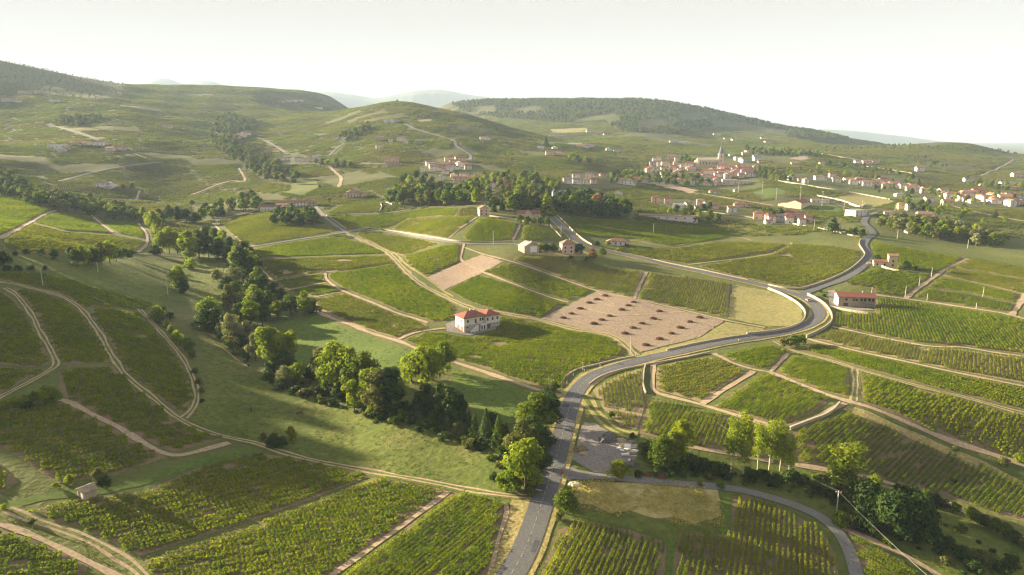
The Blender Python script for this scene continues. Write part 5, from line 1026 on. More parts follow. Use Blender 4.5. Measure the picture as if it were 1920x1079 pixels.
mass('scrub', [[(1210,850),(1300,862),(1420,885),(1560,905),(1660,925),(1780,985),(1920,1055),(1920,1079),(1800,1079),(1720,1030),(1600,965),(1480,925),(1350,905),(1220,893)]], 3.2, (.8, 2.6), proto_col('scrub_shrubs', [m for kd in ('shrub',) for m in [ (lambda q: (q.materials.__setitem__(0, M[l]), q)[1])(FARTREE['shrub', v].copy()) for v in range(3) for l in (D, MD, OL)]]), 'low scrub covering the gully floor', 'scrub')
mass('undergrowth', [[(480,692),(600,732),(760,782),(930,842),(1000,900),(1000,930),(900,852),(740,797),(600,757),(500,722)], [(380,602),(430,592),(480,662),(470,692),(420,642)], [(430,500),(480,500),(505,560),(450,592),(430,560)]], 3.6, (1.2, 4.2), bpy.data.collections['scrub_shrubs'], 'brambles and bushes filling the foot of the stream belt', 'undergrowth')
# grass
def tuft(n, h, w, material):
    C = np.column_stack([NR.normal(0, w, n), NR.normal(0, w, n), NR.uniform(.1, h, n)]); d = NR.normal(size=(n, 3)); d[:, 2] *= .3
    return leaf_mesh('tuft', C, d, NR.uniform(.35, .75, n) * h * 1.3, NR.uniform(0, .7, n), material)
ct = proto_col('meadow_tufts', [tuft(12, .35, .45, M['grass_blade']) for _ in range(4)]); cvg = proto_col('verge_tufts', [tuft(14, .25, .4, M['verge_blade']) for _ in range(4)]); cdry = proto_col('dry_tufts', [tuft(16, .42, .5, M['dry_blade']) for _ in range(4)])
def tufts(name, polys, sp, col, label):
    P = np.concatenate([world_scatter(p, sp) for p in polys]); k = vnoise(P[:, 0], P[:, 1], 14., 2.) > -.12; P = P[k]; n = len(P); s = NR.uniform(.5, 1.5, n)
    scatter(name, P, np.column_stack([NR.uniform(-.1, .1, n), np.zeros(n), NR.uniform(0, 6.283, n)]), s, col, None, label, 'grass')
MPX = [p for n_, m_, p in PATCH if n_ == 'meadow']; DPX = [p for n_, m_, p in PATCH if n_ == 'dry_meadow']
tufts('grass', MPX[:1], 1.9, ct, 'coarse tufts of pasture grass in the meadow by the stream'); tufts('grass', MPX[1:4] + [PATCH[-1][2]], 2.6, ct, 'grass tufts in the smaller meadows and the gully')
tufts('grass', [[(1080,908),(1110,899),(1180,901),(1270,909),(1348,914),(1358,950),(1354,988),(1300,990),(1180,970),(1085,955),(1064,930)]], .75, cdry, 'tall straw coloured grass of the dry meadow above the trellised vines')
cst = proto_col('straw_litter', [tuft(9, .16, .5, M['straw']) for _ in range(4)])
tufts('straw', [p for n_, m_, p in PATCH if n_ == 'cleared_field'], 1.15, cst, 'straw and vine trimmings littering the cleared field')
VERGE = [[(958,938),(986,940),(968,990),(942,1062),(930,1079),(920,1079),(940,1010)], [(1035,985),(1044,988),(1018,1060),(1004,1079),(996,1079)], [(25,962),(75,985),(175,1020),(240,1058),(180,1055),(75,1008),(0,980)], [(1590,768),(1700,815),(1800,862),(1920,915),(1900,925),(1780,868),(1690,822)]]
tufts('grass', VERGE, 1.2, cvg, 'dry grass on the verges beside road and tracks')

# ------------------------------------------------------------------ buildings
WIN = None
def _winmesh():
    mb = MB(); mb.box(-.5, -.06, -.5, .5, .05, .5, 0)
    for s in (-1, 1):
        mb.box(s*.58 - .09, -.09, -.56, s*.58 + .09, .05, .56, 1)
    mb.box(-.67, -.09, -.66, .67, .05, -.57, 1); mb.box(-.67, -.09, .57, .67, .05, .66, 1)
    return mb.mesh('window', [M['glass'], M['white_paint']])
def _winmesh2():
    mb = MB(); mb.box(-.5, -.05, -.5, .5, .06, .5, 0); mb.box(-.62, -.11, -.6, .62, .06, -.52, 1); return mb.mesh('window', [M['glass'], M['stone']])
WIN, WIN2 = _winmesh(), _winmesh2()
def add_window(root, x, y, z, w, h, face, mesh=None, name='window'):
    o = link(name, mesh or WIN2, root, (x, y, z), {'f': 0, 'b': math.pi, 'l': -math.pi/2, 'r': math.pi/2}[face], (w, 1, h)); return o
def block_mesh(mb, rf, b):
    """Walls into mb, roof into rf, for one wing (cx, cy, L, W, H, roof kind, pitch, z0, overhang, thickness)."""
    cx, cy, L, W, H, kind, pitch = b[:7]; z0 = b[7] if len(b) > 7 else 0.0; ov = b[8] if len(b) > 8 else .45; th = .22
    x0, x1, y0, y1 = cx - L/2, cx + L/2, cy - W/2, cy + W/2; zb = z0 - (3.0 if z0 == 0 else 0)
    rise = math.tan(math.radians(pitch))
    if kind in ('gable', 'gabley'):
        mb.add([(x0,y0,zb),(x1,y0,zb),(x1,y1,zb),(x0,y1,zb),(x0,y0,H),(x1,y0,H),(x1,y1,H),(x0,y1,H)], [(0,1,5,4),(1,2,6,5),(2,3,7,6),(3,0,4,7),(0,3,2,1)])
        if kind == 'gable':                             # ridge along x
            hr = H + W/2 * rise; mb.add([(x0,y0,H),(x0,y1,H),(x0,cy,hr),(x1,y0,H),(x1,y1,H),(x1,cy,hr)], [(0,2,1),(3,4,5)])
            for s in (-1, 1):
                ye = cy + s*(W/2 + ov); ze = H - ov*rise
                V = [(x0-ov,ye,ze+.03),(x1+ov,ye,ze+.03),(x1+ov,cy,hr+.03),(x0-ov,cy,hr+.03)]; V += [(a,b_,c+th) for a,b_,c in V]
                F = [(0,1,2,3),(4,7,6,5),(0,4,5,1),(1,5,6,2),(2,6,7,3),(3,7,4,0)]; rf.add(V, F if s > 0 else [f[::-1] for f in F])
        else:
            hr = H + L/2 * rise; mb.add([(x0,y0,H),(x1,y0,H),(cx,y0,hr),(x0,y1,H),(x1,y1,H),(cx,y1,hr)], [(0,1,2),(3,5,4)])
            for s in (-1, 1):
                xe = cx + s*(L/2 + ov); ze = H - ov*rise
                V = [(xe,y0-ov,ze+.03),(xe,y1+ov,ze+.03),(cx,y1+ov,hr+.03),(cx,y0-ov,hr+.03)]; V += [(a,b_,c+th) for a,b_,c in V]
                F = [(0,1,2,3),(4,7,6,5),(0,4,5,1),(1,5,6,2),(2,6,7,3),(3,7,4,0)]; rf.add(V, F if s < 0 else [f[::-1] for f in F])
    elif kind == 'hip':
        mb.box(x0, y0, zb, x1, y1, H); m = min(L, W) / 2 + ov; hr = H + m * rise
        X0, X1, Y0, Y1 = x0-ov, x1+ov, y0-ov, y1+ov
        rp = [(X0+m, cy, hr), (X1-m, cy, hr)] if L >= W else [(cx, Y0+m, hr), (cx, Y1-m, hr)]
        B = [(X0,Y0,H+.02),(X1,Y0,H+.02),(X1,Y1,H+.02),(X0,Y1,H+.02)]; T = [(a,b_,c+th) for a,b_,c in B] + [(a,b_,c+th) for a,b_,c in rp]
        F = [(0,3,2,1),(0,1,5,4),(1,2,6,5),(2,3,7,6),(3,0,4,7)]
        F += [(4,5,9,8),(5,6,9),(6,7,8,9),(7,4,8)] if L >= W else [(4,5,8),(5,6,9,8),(6,7,9),(7,4,8,9)]
        rf.add(B + T, F)
    else:                                               # flat with parapet
        mb.box(x0, y0, zb, x1, y1, H); rf.box(x0-.15, y0-.15, H+.01, x1+.15, y1+.15, H+.35)
def building(name, px, rot, blocks, wall, roof, label, cat='house', group=None, windows='auto', chimney=True, wmesh=None, P=None, far=False):
    P = ground([px])[0] if P is None else P; rz = math.radians(rot)
    root = link(name, None, None, tuple(map(float, P)), rz); root.empty_display_size = .3
    tag(root, label, cat, group)
    for i, b in enumerate(blocks):
        w, r = MB(), MB(); block_mesh(w, r, b)
        wm = wall[i] if isinstance(wall, (list, tuple)) else wall; rm = roof[i] if isinstance(roof, (list, tuple)) else roof
        w.obj('wall', M[wm], root); ro = r.obj('roof', M[rm], root)
        cx, cy, L, W, H = b[:5]; z0 = b[7] if len(b) > 7 else 0.0
        if chimney and i == 0 and b[5] != 'flat':
            c = MB(); c.box(cx + L*.22 - .35, cy + .3, H - .2, cx + L*.22 + .35, cy + 1.0, H + min(L, W)/2*math.tan(math.radians(b[6])) + .9); c.obj('chimney', M['stone'], ro)
        if windows == 'auto':
            st = max(1, int((H - z0) / 2.8)); nx = max(1, int(L / (5.0 if far else 3.4)))
            for s in range(st):
                z = z0 + 1.55 + s * 2.8
                for k in range(nx):
                    x = cx - L/2 + L * (k + .5) / nx
                    if far and R.random() < .25: continue
                    add_window(root, x, cy - W/2, z, 1.1, 1.4, 'f', wmesh)
                    if not far: add_window(root, x, cy + W/2, z, 1.1, 1.4, 'b', wmesh)
                if W > 6: add_window(root, cx - L/2, cy, z, 1.0, 1.3, 'l', wmesh); 
                if W > 6 and not far: add_window(root, cx + L/2, cy, z, 1.0, 1.3, 'r', wmesh)
    return root
def panel(root, name, x0, y0, z0, x1, y1, z1, m):
    mb = MB(); mb.box(x0, y0, z0, x1, y1, z1); return mb.obj(name, M[m], root)

# white house with red hipped roof, outside stair and loggia
h = building('house', (893, 612), 33, [(-3.4, 0, 12.5, 9, 6.4, 'hip', 24, 0, .8), (6.4, -1.0, 8.2, 9.6, 6.2, 'hip', 24, 0, .7)], 'white_wall', 'roof_red', 'large white two storey house with red hipped roof and outside stair amid the vines', windows=None)
panel(h, 'base_course', -9.78, -4.63, -1.2, 2.7, -4.5, 2.7, 'grey_wall'); panel(h, 'base_course', 2.75, -5.93, -1.2, 10.62, -5.8, 2.3, 'grey_wall')
panel(h, 'porch', -1.2, -6.6, -1, 2.28, -4.64, 2.9, 'white_wall'); panel(h, 'balcony', -2.2, -6.7, 2.93, 2.26, -4.52, 3.1, 'concrete')
st = MB()
for k in range(11): st.box(-2.25 - (k + 1) * .42, -6.5, -1.2, -2.25 - k * .42, -5.2, 2.9 - (k + 1) * .27)
st.obj('stair', M['white_wall'], h)
for x in (-2.1, 2.1): panel(h, 'column', x - .13, -6.55, 3.12, x + .13, -6.3, 6.3, 'white_wall')
for x in (-7.4, -.2, 1.2): add_window(h, x, -4.5, 4.7, 1.0, 1.5, 'f', WIN)
panel(h, 'door', -3.4, -4.62, 3.15, -2.4, -4.47, 5.3, 'door')
for x in (3.4, 6.4, 9.2): add_window(h, x, -5.8, 4.5, 1.0, 1.5, 'f', WIN)
for x in (5.4, 7.3, 9.2): add_window(h, x, -5.93, 1.9, .8, .45, 'f')
add_window(h, -7.8, -4.63, 1.6, .9, .6, 'f')
for x in (-.4, 1.1): add_window(h, x, -6.6, 1.0, .8, 1.9, 'f')
panel(h, 'garage_door', 2.95, -5.99, -.9, 4.9, -5.86, 2.1, 'door')
for y in (-2.2, 1.6): panel(h, 'warm_light_panel', -9.76, y - 1.4, -.6, -9.6, y + 1.4, 2.0, 'roof_orange'); add_window(h, -9.65, y, 4.6, 1.0, 1.4, 'l', WIN)  # orange panels paint the warm sunlight low on the end wall
add_window(h, -6, 4.5, 4.6, 1, 1.4, 'b', WIN); add_window(h, 0, 4.5, 4.6, 1, 1.4, 'b', WIN); add_window(h, 7, 3.8, 4.6, 1, 1.4, 'b', WIN)
c = MB(); c.box(-3.4, .2, 7.0, -2.6, 1.0, 9.6); c.obj('chimney', M['stone'], h)
# long farmhouse at the road fork
h = building('farmhouse', (1601, 572), -10, [(0, 0, 19.5, 8.5, 5.6, 'gable', 21, 0, .7)], 'white_wall', 'roof_red', 'long two storey farmhouse with bright red gable roof by the road fork', windows=None)
panel(h, 'facade', -9.7, -4.33, -1.5, 9.7, -4.26, 5.4, 'stone_wall')
for x in (-5.6, -1.6, -.1): add_window(h, x, -4.33, 4.0, 1.1, 1.2, 'f')
panel(h, 'garage_door', -7.0, -4.42, -.6, -4.6, -4.28, 2.0, 'door'); panel(h, 'balcony', 1.2, -5.9, 2.5, 9.6, -4.34, 2.75, 'stone'); panel(h, 'balcony_rail', 1.2, -5.95, 2.76, 9.6, -5.85, 3.7, 'wood')
for x in (2.4, 4.4, 6.6, 8.6): add_window(h, x, -4.33, 4.0, 1.3, 1.8, 'f', None)
for x in (1.4, 5.4, 9.3): panel(h, 'post', x - .12, -5.9, -1, x + .12, -5.66, 2.5, 'stone')
add_window(h, -9.75, 0, 3.9, 1, 1.3, 'l'); add_window(h, 0, 4.25, 3.8, 1.1, 1.3, 'b'); add_window(h, 5, 4.25, 3.8, 1.1, 1.3, 'b')
# tower house, square house and barn, bungalow, pink house, villa, farm
building('tower_house', (1664, 500), -18, [(2.6, 0, 5.6, 5.8, 8.0, 'gable', 18, 0, .5), (-4.6, .4, 9, 5.6, 3.4, 'gable', 22, 0, .4)], ['yellow_wall', 'cream_wall'], ['roof_orange', 'roof_red'], 'cream house with a square tower and a low red roofed wing beside the side road', chimney=False)
building('square_house', (1063, 474), 8, [(0, 0, 9, 9, 6.8, 'hip', 30, 0, .5), (6.6, 2, 4.2, 6, 4.4, 'gable', 25, 0, .3)], ['pink_wall', 'grey_wall'], ['roof_orange', 'roof_slate'], 'square two storey house with orange hipped roof beside the rust coloured tree')
b = building('barn', (991, 472), 30, [(0, 0, 12, 8.5, 4.6, 'gabley', 24, 0, .5)], 'stone_wall', 'roof_grey', 'stone barn with grey sheet roof and big white doors above the striped vines', 'barn', windows=None)
panel(b, 'barn_door', -1.2, -4.36, -.3, 2.0, -4.2, 4.3, 'white_paint'); panel(b, 'barn_door', 2.08, -4.36, -.3, 4.4, -4.2, 4.3, 'white_paint')
building('shed', (1022, 468), 8, [(0, 2, 8, 4, 3.0, 'gable', 20)], 'pink_wall', 'roof_orange', 'low orange roofed shed between the barn and the square house', 'shed', windows=None, chimney=False)
building('bungalow', (1160, 459), -14, [(0, 0, 15, 8, 3.0, 'hip', 24, 0, .6), (-6.5, -3, 6, 5, 2.9, 'gabley', 22)], ['white_wall', 'cream_wall'], ['roof_brown', 'sandpile'], 'low white bungalow with brown hipped roof beyond the main road')
building('pink_house', (906, 404), 14, [(0, 0, 8.5, 8, 6.6, 'gabley', 26, 0, .6)], 'pink_wall', 'roof_orange', 'pink two storey house with orange roof above the fan of striped vines')
building('coach_house', (991, 409), -6, [(0, 1, 21, 8, 4.2, 'gable', 32, 0, .5), (.5, -3.2, 6, 4, 4.6, 'gabley', 42, 0, .4)], 'pink_wall', ['roof_brown', 'roof_red'], 'long house with brown roof and white edged gable behind the clipped trees')
building('villa', (665, 370), 12, [(0, 0, 18, 12, 6.4, 'hip', 22, 0, .7), (9.5, -2, 9, 8, 5.0, 'hip', 20), (-9.5, -3, 7, 7, 3.2, 'gable', 20)], 'cream_wall', ['roof_terra', 'roof_terra', 'roof_orange'], 'large cream villa with tiled hipped roofs above the lit terraces')
building('farm', (560, 388), 6, [(0, 2, 26, 9, 5.6, 'gable', 22), (16, -1, 8, 10, 6.2, 'gabley', 24), (-18, 6, 16, 8, 4.4, 'gable', 22)], ['white_wall', 'stone_wall', 'pink_wall'], ['roof_red', 'roof_terra', 'roof_red'], 'group of farm wings with red roofs at the head of the walled lane', 'farm')
building('farmhouse', (508, 396), 12, [(0, 0, 22, 7, 5.2, 'gable', 24)], 'white_wall', 'roof_brown', 'long white farmhouse with dark roof beside the red roofed farm')
w = building('warehouse', (1253, 412), -17, [(0, 0, 58, 13, 4.4, 'gable', 7, 0, .5)], 'white_wall', 'roof_terra', 'long low white warehouse on the slope below the village', 'warehouse', windows=None, chimney=False)
for k in range(7): add_window(w, -26 + k * 8.5, -6.5, 2.4, 1.6, 1.0, 'f')
building('manor', (1055, 380), 10, [(0, 0, 15, 11, 8.5, 'hip', 38, 0, .4), (-9, 0, 5, 5, 11, 'hip', 55, 0, .3)], 'grey_wall', 'roof_slate', 'grey manor house with steep blue slate roofs among the park trees', 'manor house')
building('sports_hall', (1492, 388), -42, [(0, 4, 19, 28, 5.4, 'gabley', 20, 0, .8), (-14, 0, 9, 12, 3.4, 'gabley', 18, 0, .6)], 'cream_wall', 'roof_red', 'large sports hall with red roof beside the sports field', 'sports hall', windows=None, chimney=False)
building('clubhouse', (1537, 380), -12, [(0, 0, 20, 7, 3.4, 'gable', 14)], 'white_wall', 'roof_orange', 'low white clubhouse with orange roof beside the sports hall', chimney=False, far=True)
building('school', (1378, 346), -6, [(-9, 0, 22, 12, 7.0, 'flat', 0), (12, 3, 24, 9, 5.0, 'flat', 0)], 'cream_wall', 'roof_grey', 'long flat roofed white school block at the lower village edge', 'school', chimney=False, far=True)
building('town_house', (1398, 330), -10, [(0, 0, 17, 11, 9.5, 'hip', 24)], 'pink_wall', 'roof_red', 'tall pale village house with red hipped roof east of the church', far=True)
building('red_house', (1485, 408), -20, [(0, 0, 24, 12, 4.2, 'hip', 24), (-10, -8, 12, 8, 3.6, 'gable', 22)], 'pink_wall', 'roof_red', 'broad low house with spreading red roofs behind the small white houses', far=True)
building('storehouse', (1604, 405), 24, [(0, 0, 16, 13, 6.0, 'flat', 0), (10.5, 2, 5, 8, 3.6, 'flat', 0)], 'white_wall', 'roof_grey', 'pale flat roofed storehouse beside the side road under the bare field', 'storehouse', chimney=False, far=True)
# church
ch = link('church', None, None, tuple(map(float, ground([(1332, 313)])[0])), math.radians(-6)); tag(ch, 'cream stone church with buttressed nave and pointed spire on a square tower', 'church')
def add_part(name, mats, fn, parent=ch):
    mb = MB(); fn(mb); return mb.obj(name, mats, parent)
ch.scale = (1.12, 1.12, 1.15)
w, r = MB(), MB(); block_mesh(w, r, (-5, 0, 34, 12, 11, 'gable', 30, 0, .3)); w.obj('nave', M['cream_wall'], ch); r.obj('roof', M['cream_wall'], ch)
for k in range(7): add_part('buttress', M['stone'], lambda q: q.box(-20 + k * 5, -7.4, -2, -19.2 + k * 5, -6.02, 9.6))
for k in range(6): add_window(ch, -17.2 + k * 5, -6.0, 5.6, 1.4, 4.4, 'f')
add_part('apse', M['cream_wall'], lambda q: q.tube([(-22, 0, -2), (-22, 0, 9), (-22, 0, 12)], [5, 5, .4], 10))
tw = add_part('tower', M['cream_wall'], lambda q: q.box(12.02, -4, -2, 20, 4, 21))
for z in (10, 16): add_window(ch, 16, -4, z, 1.2, 3.2, 'f'); add_window(ch, 12.02, 0, z, 1.2, 3.2, 'l')
add_part('spire', M['roof_slate'], lambda q: q.tube([(16, 0, 21.02), (16, 0, 22), (16, 0, 37)], [4.6, 3.4, .15], 8))
add_part('cross', M['stone'], lambda q: (q.box(15.85, -.15, 37, 16.15, .15, 39.5), q.box(15.2, -.1, 38.3, 15.84, .1, 38.6), q.box(16.16, -.1, 38.3, 16.8, .1, 38.6)))
# stone shed in the lit vineyard corner
s = building('stone_shed', (164, 931), -35, [(0, 0, 4.0, 3.2, 2.2, 'gabley', 24, 0, .35)], 'stone_wall', 'wood', 'small stone shed with weathered roof at the corner of the sunlit vines', 'shed', windows=None, chimney=False)
panel(s, 'door', -1.3, -1.66, -.2, -.35, -1.55, 1.7, 'door'); panel(s, 'door', .4, -1.66, -.2, 1.4, -1.55, 1.8, 'white_paint')

# other houses: (x, y of the base, width in pixels, storeys, rotation, wall, roof, roof kind, words on where it stands)
WALLS = {'w': ('white_wall', 'white'), 'c': ('cream_wall', 'cream'), 'p': ('pink_wall', 'pinkish'), 'g': ('grey_wall', 'grey'), 's': ('stone_wall', 'stone'), 'y': ('yellow_wall', 'ochre')}
ROOFS = {'r': ('roof_red', 'red'), 'o': ('roof_orange', 'orange'), 't': ('roof_terra', 'terracotta'), 'b': ('roof_brown', 'brown'), 'g': ('roof_grey', 'grey'), 's': ('roof_slate', 'slate')}
def house(x, y, wpx, st, rot, wl, rf, kd, place, group, P=None):
    P = ground([(x, y)])[0] if P is None else P; L = max(6.5, wpx * depth(P) / FPX); W = min(11, max(6, L * R.uniform(.55, .75))); H = 2.8 * st + .4
    lab = '%s %s house with %s %s roof %s' % ('small' if L < 10 else 'long' if L > 19 else 'mid-sized', WALLS[wl][1], ROOFS[rf][1], {'g': 'gable', 'h': 'hipped', 'f': 'flat', 'y': 'gable'}[kd], place)
    bl = [(0, 0, L, W, H, {'g': 'gable', 'h': 'hip', 'f': 'flat', 'y': 'gabley'}[kd], R.uniform(20, 27), 0, .5)]
    if L > 12 and R.random() < .5: bl.append((L/2 + 1.9, -1, 3.8, W * .7, H * .62, 'gable', 20))
    o = building('house', None, rot, bl, WALLS[wl][0], ROOFS[rf][0], lab, 'house', group, 'auto', R.random() < .5, None, P, True); AUTO.append((o, lab, x)); return o
HS = {
 'on the shaded left hillside': [(18,191,26,2,5,'g','t','g'),(34,192,10,1,5,'w','t','g'),(48,176,24,2,10,'s','t','g'),(62,176,12,1,0,'s','t','g'),(102,191,18,1,4,'w','g','g'),(106,278,26,2,3,'w','g','f'),(112,284,16,1,3,'w','g','g'),(125,281,12,1,10,'g','t','g'),(140,272,20,1,5,'s','t','g'),(158,272,18,1,-5,'s','o','g'),(186,273,20,2,6,'w','t','h'),(197,272,10,1,6,'w','t','g'),(208,284,16,2,-10,'p','t','g'),(222,282,18,2,8,'p','o','g'),(205,288,12,1,20,'g','t','g'),(313,240,18,1,12,'p','t','g'),(192,351,18,2,8,'w','t','h'),(206,352,14,2,-12,'w','g','g'),(216,350,10,1,15,'w','t','h'),(203,355,12,1,5,'g','g','f')],
 'by the hillside gully': [(440,260,18,2,20,'p','o','g'),(452,257,14,2,-10,'w','t','g'),(462,254,16,2,30,'w','o','g'),(502,287,12,1,10,'s','t','g'),(520,288,14,1,-12,'s','o','g'),(536,300,20,1,6,'w','t','g'),(552,302,12,1,-8,'w','g','g'),(562,303,18,2,10,'w','o','h'),(575,306,10,1,0,'w','t','g'),(580,298,8,2,0,'s','t','g'),(594,300,14,1,12,'w','g','g'),(528,192,12,1,0,'g','t','g'),(540,191,10,1,0,'p','t','g'),(552,190,10,1,8,'w','t','g'),(564,190,8,1,-6,'p','t','g'),(597,204,14,1,4,'w','g','g')],
 'on the central hill': [(668,199,10,1,10,'w','t','g'),(677,198,10,1,-15,'c','t','g'),(686,196,6,2,0,'c','t','g'),(724,230,8,2,5,'w','t','y'),(735,230,9,2,0,'w','t','y'),(744,230,10,1,10,'g','g','g'),(783,194,10,1,5,'p','o','g'),(635,262,14,2,6,'w','t','g'),(648,266,16,2,-10,'w','o','g'),(660,263,14,1,14,'s','t','g'),(712,264,16,2,4,'s','t','g'),(732,266,8,1,0,'w','g','g'),(752,265,14,2,-6,'w','t','g'),(762,270,6,2,0,'c','t','g'),(786,267,16,1,6,'g','g','g'),(711,279,12,2,15,'w','t','h'),(908,263,16,2,6,'w','t','g'),(652,309,14,1,10,'w','t','h'),(735,304,26,2,4,'p','o','g'),(722,315,10,1,0,'c','t','g'),(737,312,20,1,4,'s','t','g'),(704,315,6,1,0,'w','t','g')],
 'on the ridge beyond the hamlet': [(1105,249,12,2,10,'y','o','g'),(1122,252,16,2,-10,'s','t','g'),(1138,254,14,1,15,'g','s','g'),(1043,257,24,1,4,'g','g','g'),(1062,260,16,1,-8,'g','s','g'),(1078,273,26,1,-16,'w','g','g'),(1092,276,20,1,-10,'w','o','g'),(1106,275,10,1,10,'w','g','g'),(1014,279,12,1,0,'w','g','g'),(1040,280,10,1,10,'w','g','y'),(1030,291,14,2,5,'p','o','g'),(1046,290,14,1,-12,'p','t','g'),(1141,284,10,2,6,'w','t','y'),(1156,285,12,1,0,'w','t','g'),(1168,286,8,1,10,'g','t','g'),(1262,268,14,1,5,'g','g','g'),(1280,269,12,1,-5,'w','g','g'),(1344,254,14,1,5,'w','g','g'),(1364,262,14,1,0,'p','t','g'),(1378,264,14,1,10,'w','t','g'),(1432,261,12,1,0,'w','t','g'),(1440,268,14,1,6,'w','t','g')],
 'in the row behind the manor': [(1064,344,16,2,4,'w','t','g'),(1081,345,16,2,6,'w','t','g'),(1080,335,14,2,0,'w','o','g'),(1106,334,16,2,-6,'w','r','h'),(1130,331,12,1,8,'y','r','h'),(1100,345,14,2,-8,'w','o','g'),(1112,344,12,2,12,'p','r','g'),(1162,344,16,2,0,'c','o','g'),(1177,346,18,2,-6,'w','o','h'),(1198,342,24,2,-10,'p','r','g'),(1160,366,14,1,-12,'w','b','y'),(1340,363,20,1,-5,'w','b','h'),(1380,361,4,1,0,'w','t','h')],
 'in the roadside row': [(1229,380,14,2,-10,'p','r','h'),(1252,382,14,2,-6,'p','r','g'),(1272,390,20,1,-12,'w','g','g'),(1290,391,12,2,10,'w','t','g'),(1313,385,14,2,-8,'p','t','h'),(1328,390,16,2,6,'w','t','g'),(1309,393,14,1,0,'p','t','g'),(1340,391,14,1,-12,'p','o','h'),(1372,399,16,2,-6,'w','t','g'),(1388,388,24,1,-10,'c','r','h'),(1424,411,22,2,-14,'p','r','h'),(1440,415,12,2,-4,'c','r','y'),(1446,417,13,2,-6,'w','r','g'),(1462,415,18,2,-6,'g','g','g'),(1479,419,14,2,-8,'w','r','g'),(1503,423,12,2,-8,'w','r','g'),(1515,417,12,2,-10,'p','r','g'),(1440,420,6,1,0,'w','r','g')],
 'in the long village strip': [(1482,338,11,2,4,'w','t','y'),(1500,340,10,1,0,'w','t','g'),(1510,344,10,2,12,'w','t','y'),(1535,338,16,2,-5,'w','t','g'),(1560,333,12,2,0,'p','r','g'),(1590,339,16,1,-8,'w','o','g'),(1612,342,20,2,-4,'s','o','h'),(1640,345,18,2,-12,'w','t','g'),(1655,343,16,2,6,'p','r','g'),(1676,350,18,2,-6,'w','o','g'),(1692,354,14,2,0,'w','t','g'),(1712,356,18,2,-10,'w','o','h'),(1735,360,16,2,8,'w','t','g'),(1690,392,14,2,-12,'y','o','h'),(1706,394,14,2,-6,'w','b','g'),(1686,369,16,1,-6,'w','g','h'),(1740,380,14,2,0,'w','t','g'),(1775,386,18,2,-10,'y','o','g'),(1780,372,18,2,-4,'w','t','h'),(1800,377,12,2,8,'w','t','g'),(1816,368,26,2,-8,'p','o','g'),(1846,377,18,2,-6,'w','r','g'),(1862,380,12,2,-14,'c','o','y'),(1900,385,16,2,0,'p','t','g'),(1724,321,14,2,-5,'w','t','g'),(1610,306,16,1,0,'w','t','g'),(1625,308,16,2,-10,'p','o','g'),(1640,305,14,1,6,'c','t','g'),(1541,309,10,1,0,'w','t','g'),(1490,309,14,1,-8,'p','t','g'),(1815,342,16,2,-6,'w','t','g'),(1842,350,10,1,0,'p','t','g'),(1880,350,12,2,0,'w','g','g'),(1900,355,16,1,-10,'c','o','g'),(1905,332,16,2,0,'c','t','g')],
 'beyond the side road': [(1664,404,12,1,-20,'w','o','g'),(1732,412,24,2,-12,'p','t','g'),(1773,421,14,1,-10,'w','g','y'),(1795,424,16,1,8,'p','g','g'),(1800,430,8,1,0,'w','t','y'),(1705,437,10,1,0,'p','t','g')],
}
for pl, L in HS.items():
    for a in L: house(*a, pl, 'houses ' + pl)
def hamlet(poly, spacing, n, rot, place, wmix, rmix, st=(1, 2, 2), wm=(9, 17), ymin=None, ymax=None):
    P = world_scatter(poly, spacing, ymin, ymax); P = P[NR.permutation(len(P))[:n]]
    for p in P:
        q = pixel(p)[0]; house(q[0], q[1], R.uniform(*wm) * FPX / depth(p), R.choice(st), rot + R.choice((0, 0, 90)) * 1.0 + R.uniform(-9, 9), R.choice(wmix), R.choice(rmix), R.choice('gggh'), place, 'houses ' + place, p)
hamlet([(785,324),(800,310),(840,300),(880,302),(878,322),(840,326)], 15, 17, 8, 'in the hillside hamlet', 'wwpcw', 'oott')
hamlet([(822,334),(900,328),(905,340),(830,342)], 15, 9, 0, 'below the hamlet', 'wpcw', 'ott')
hamlet([(908,352),(940,342),(1005,338),(1000,352),(950,362)], 16, 12, 4, 'behind the park trees', 'wpgw', 'ttor')
hamlet([(1212,328),(1222,300),(1262,298),(1300,314),(1300,330),(1255,332)], 14, 32, -5, 'west of the church', 'wwpcg', 'otrtr')
hamlet([(1300,330),(1345,316),(1420,318),(1412,332),(1350,338)], 14, 32, -8, 'below the church', 'wpcpw', 'rotr')
hamlet([(1220,335),(1262,332),(1350,340),(1350,348),(1260,346)], 15, 15, -8, 'at the lower village edge', 'wpc', 'rto')
hamlet([(1362,292),(1400,288),(1430,306),(1400,312)], 17, 9, 10, 'above the church', 'wgw', 'tgo')
hamlet([(1560,336),(1640,343),(1740,360),(1740,366),(1640,352),(1560,342)], 17, 18, -10, 'behind the village strip', 'wpc', 'otr')
hamlet([(1765,362),(1850,366),(1915,376),(1915,392),(1850,386),(1770,374)], 16, 24, -8, 'at the far strip end', 'wpcw', 'rott')

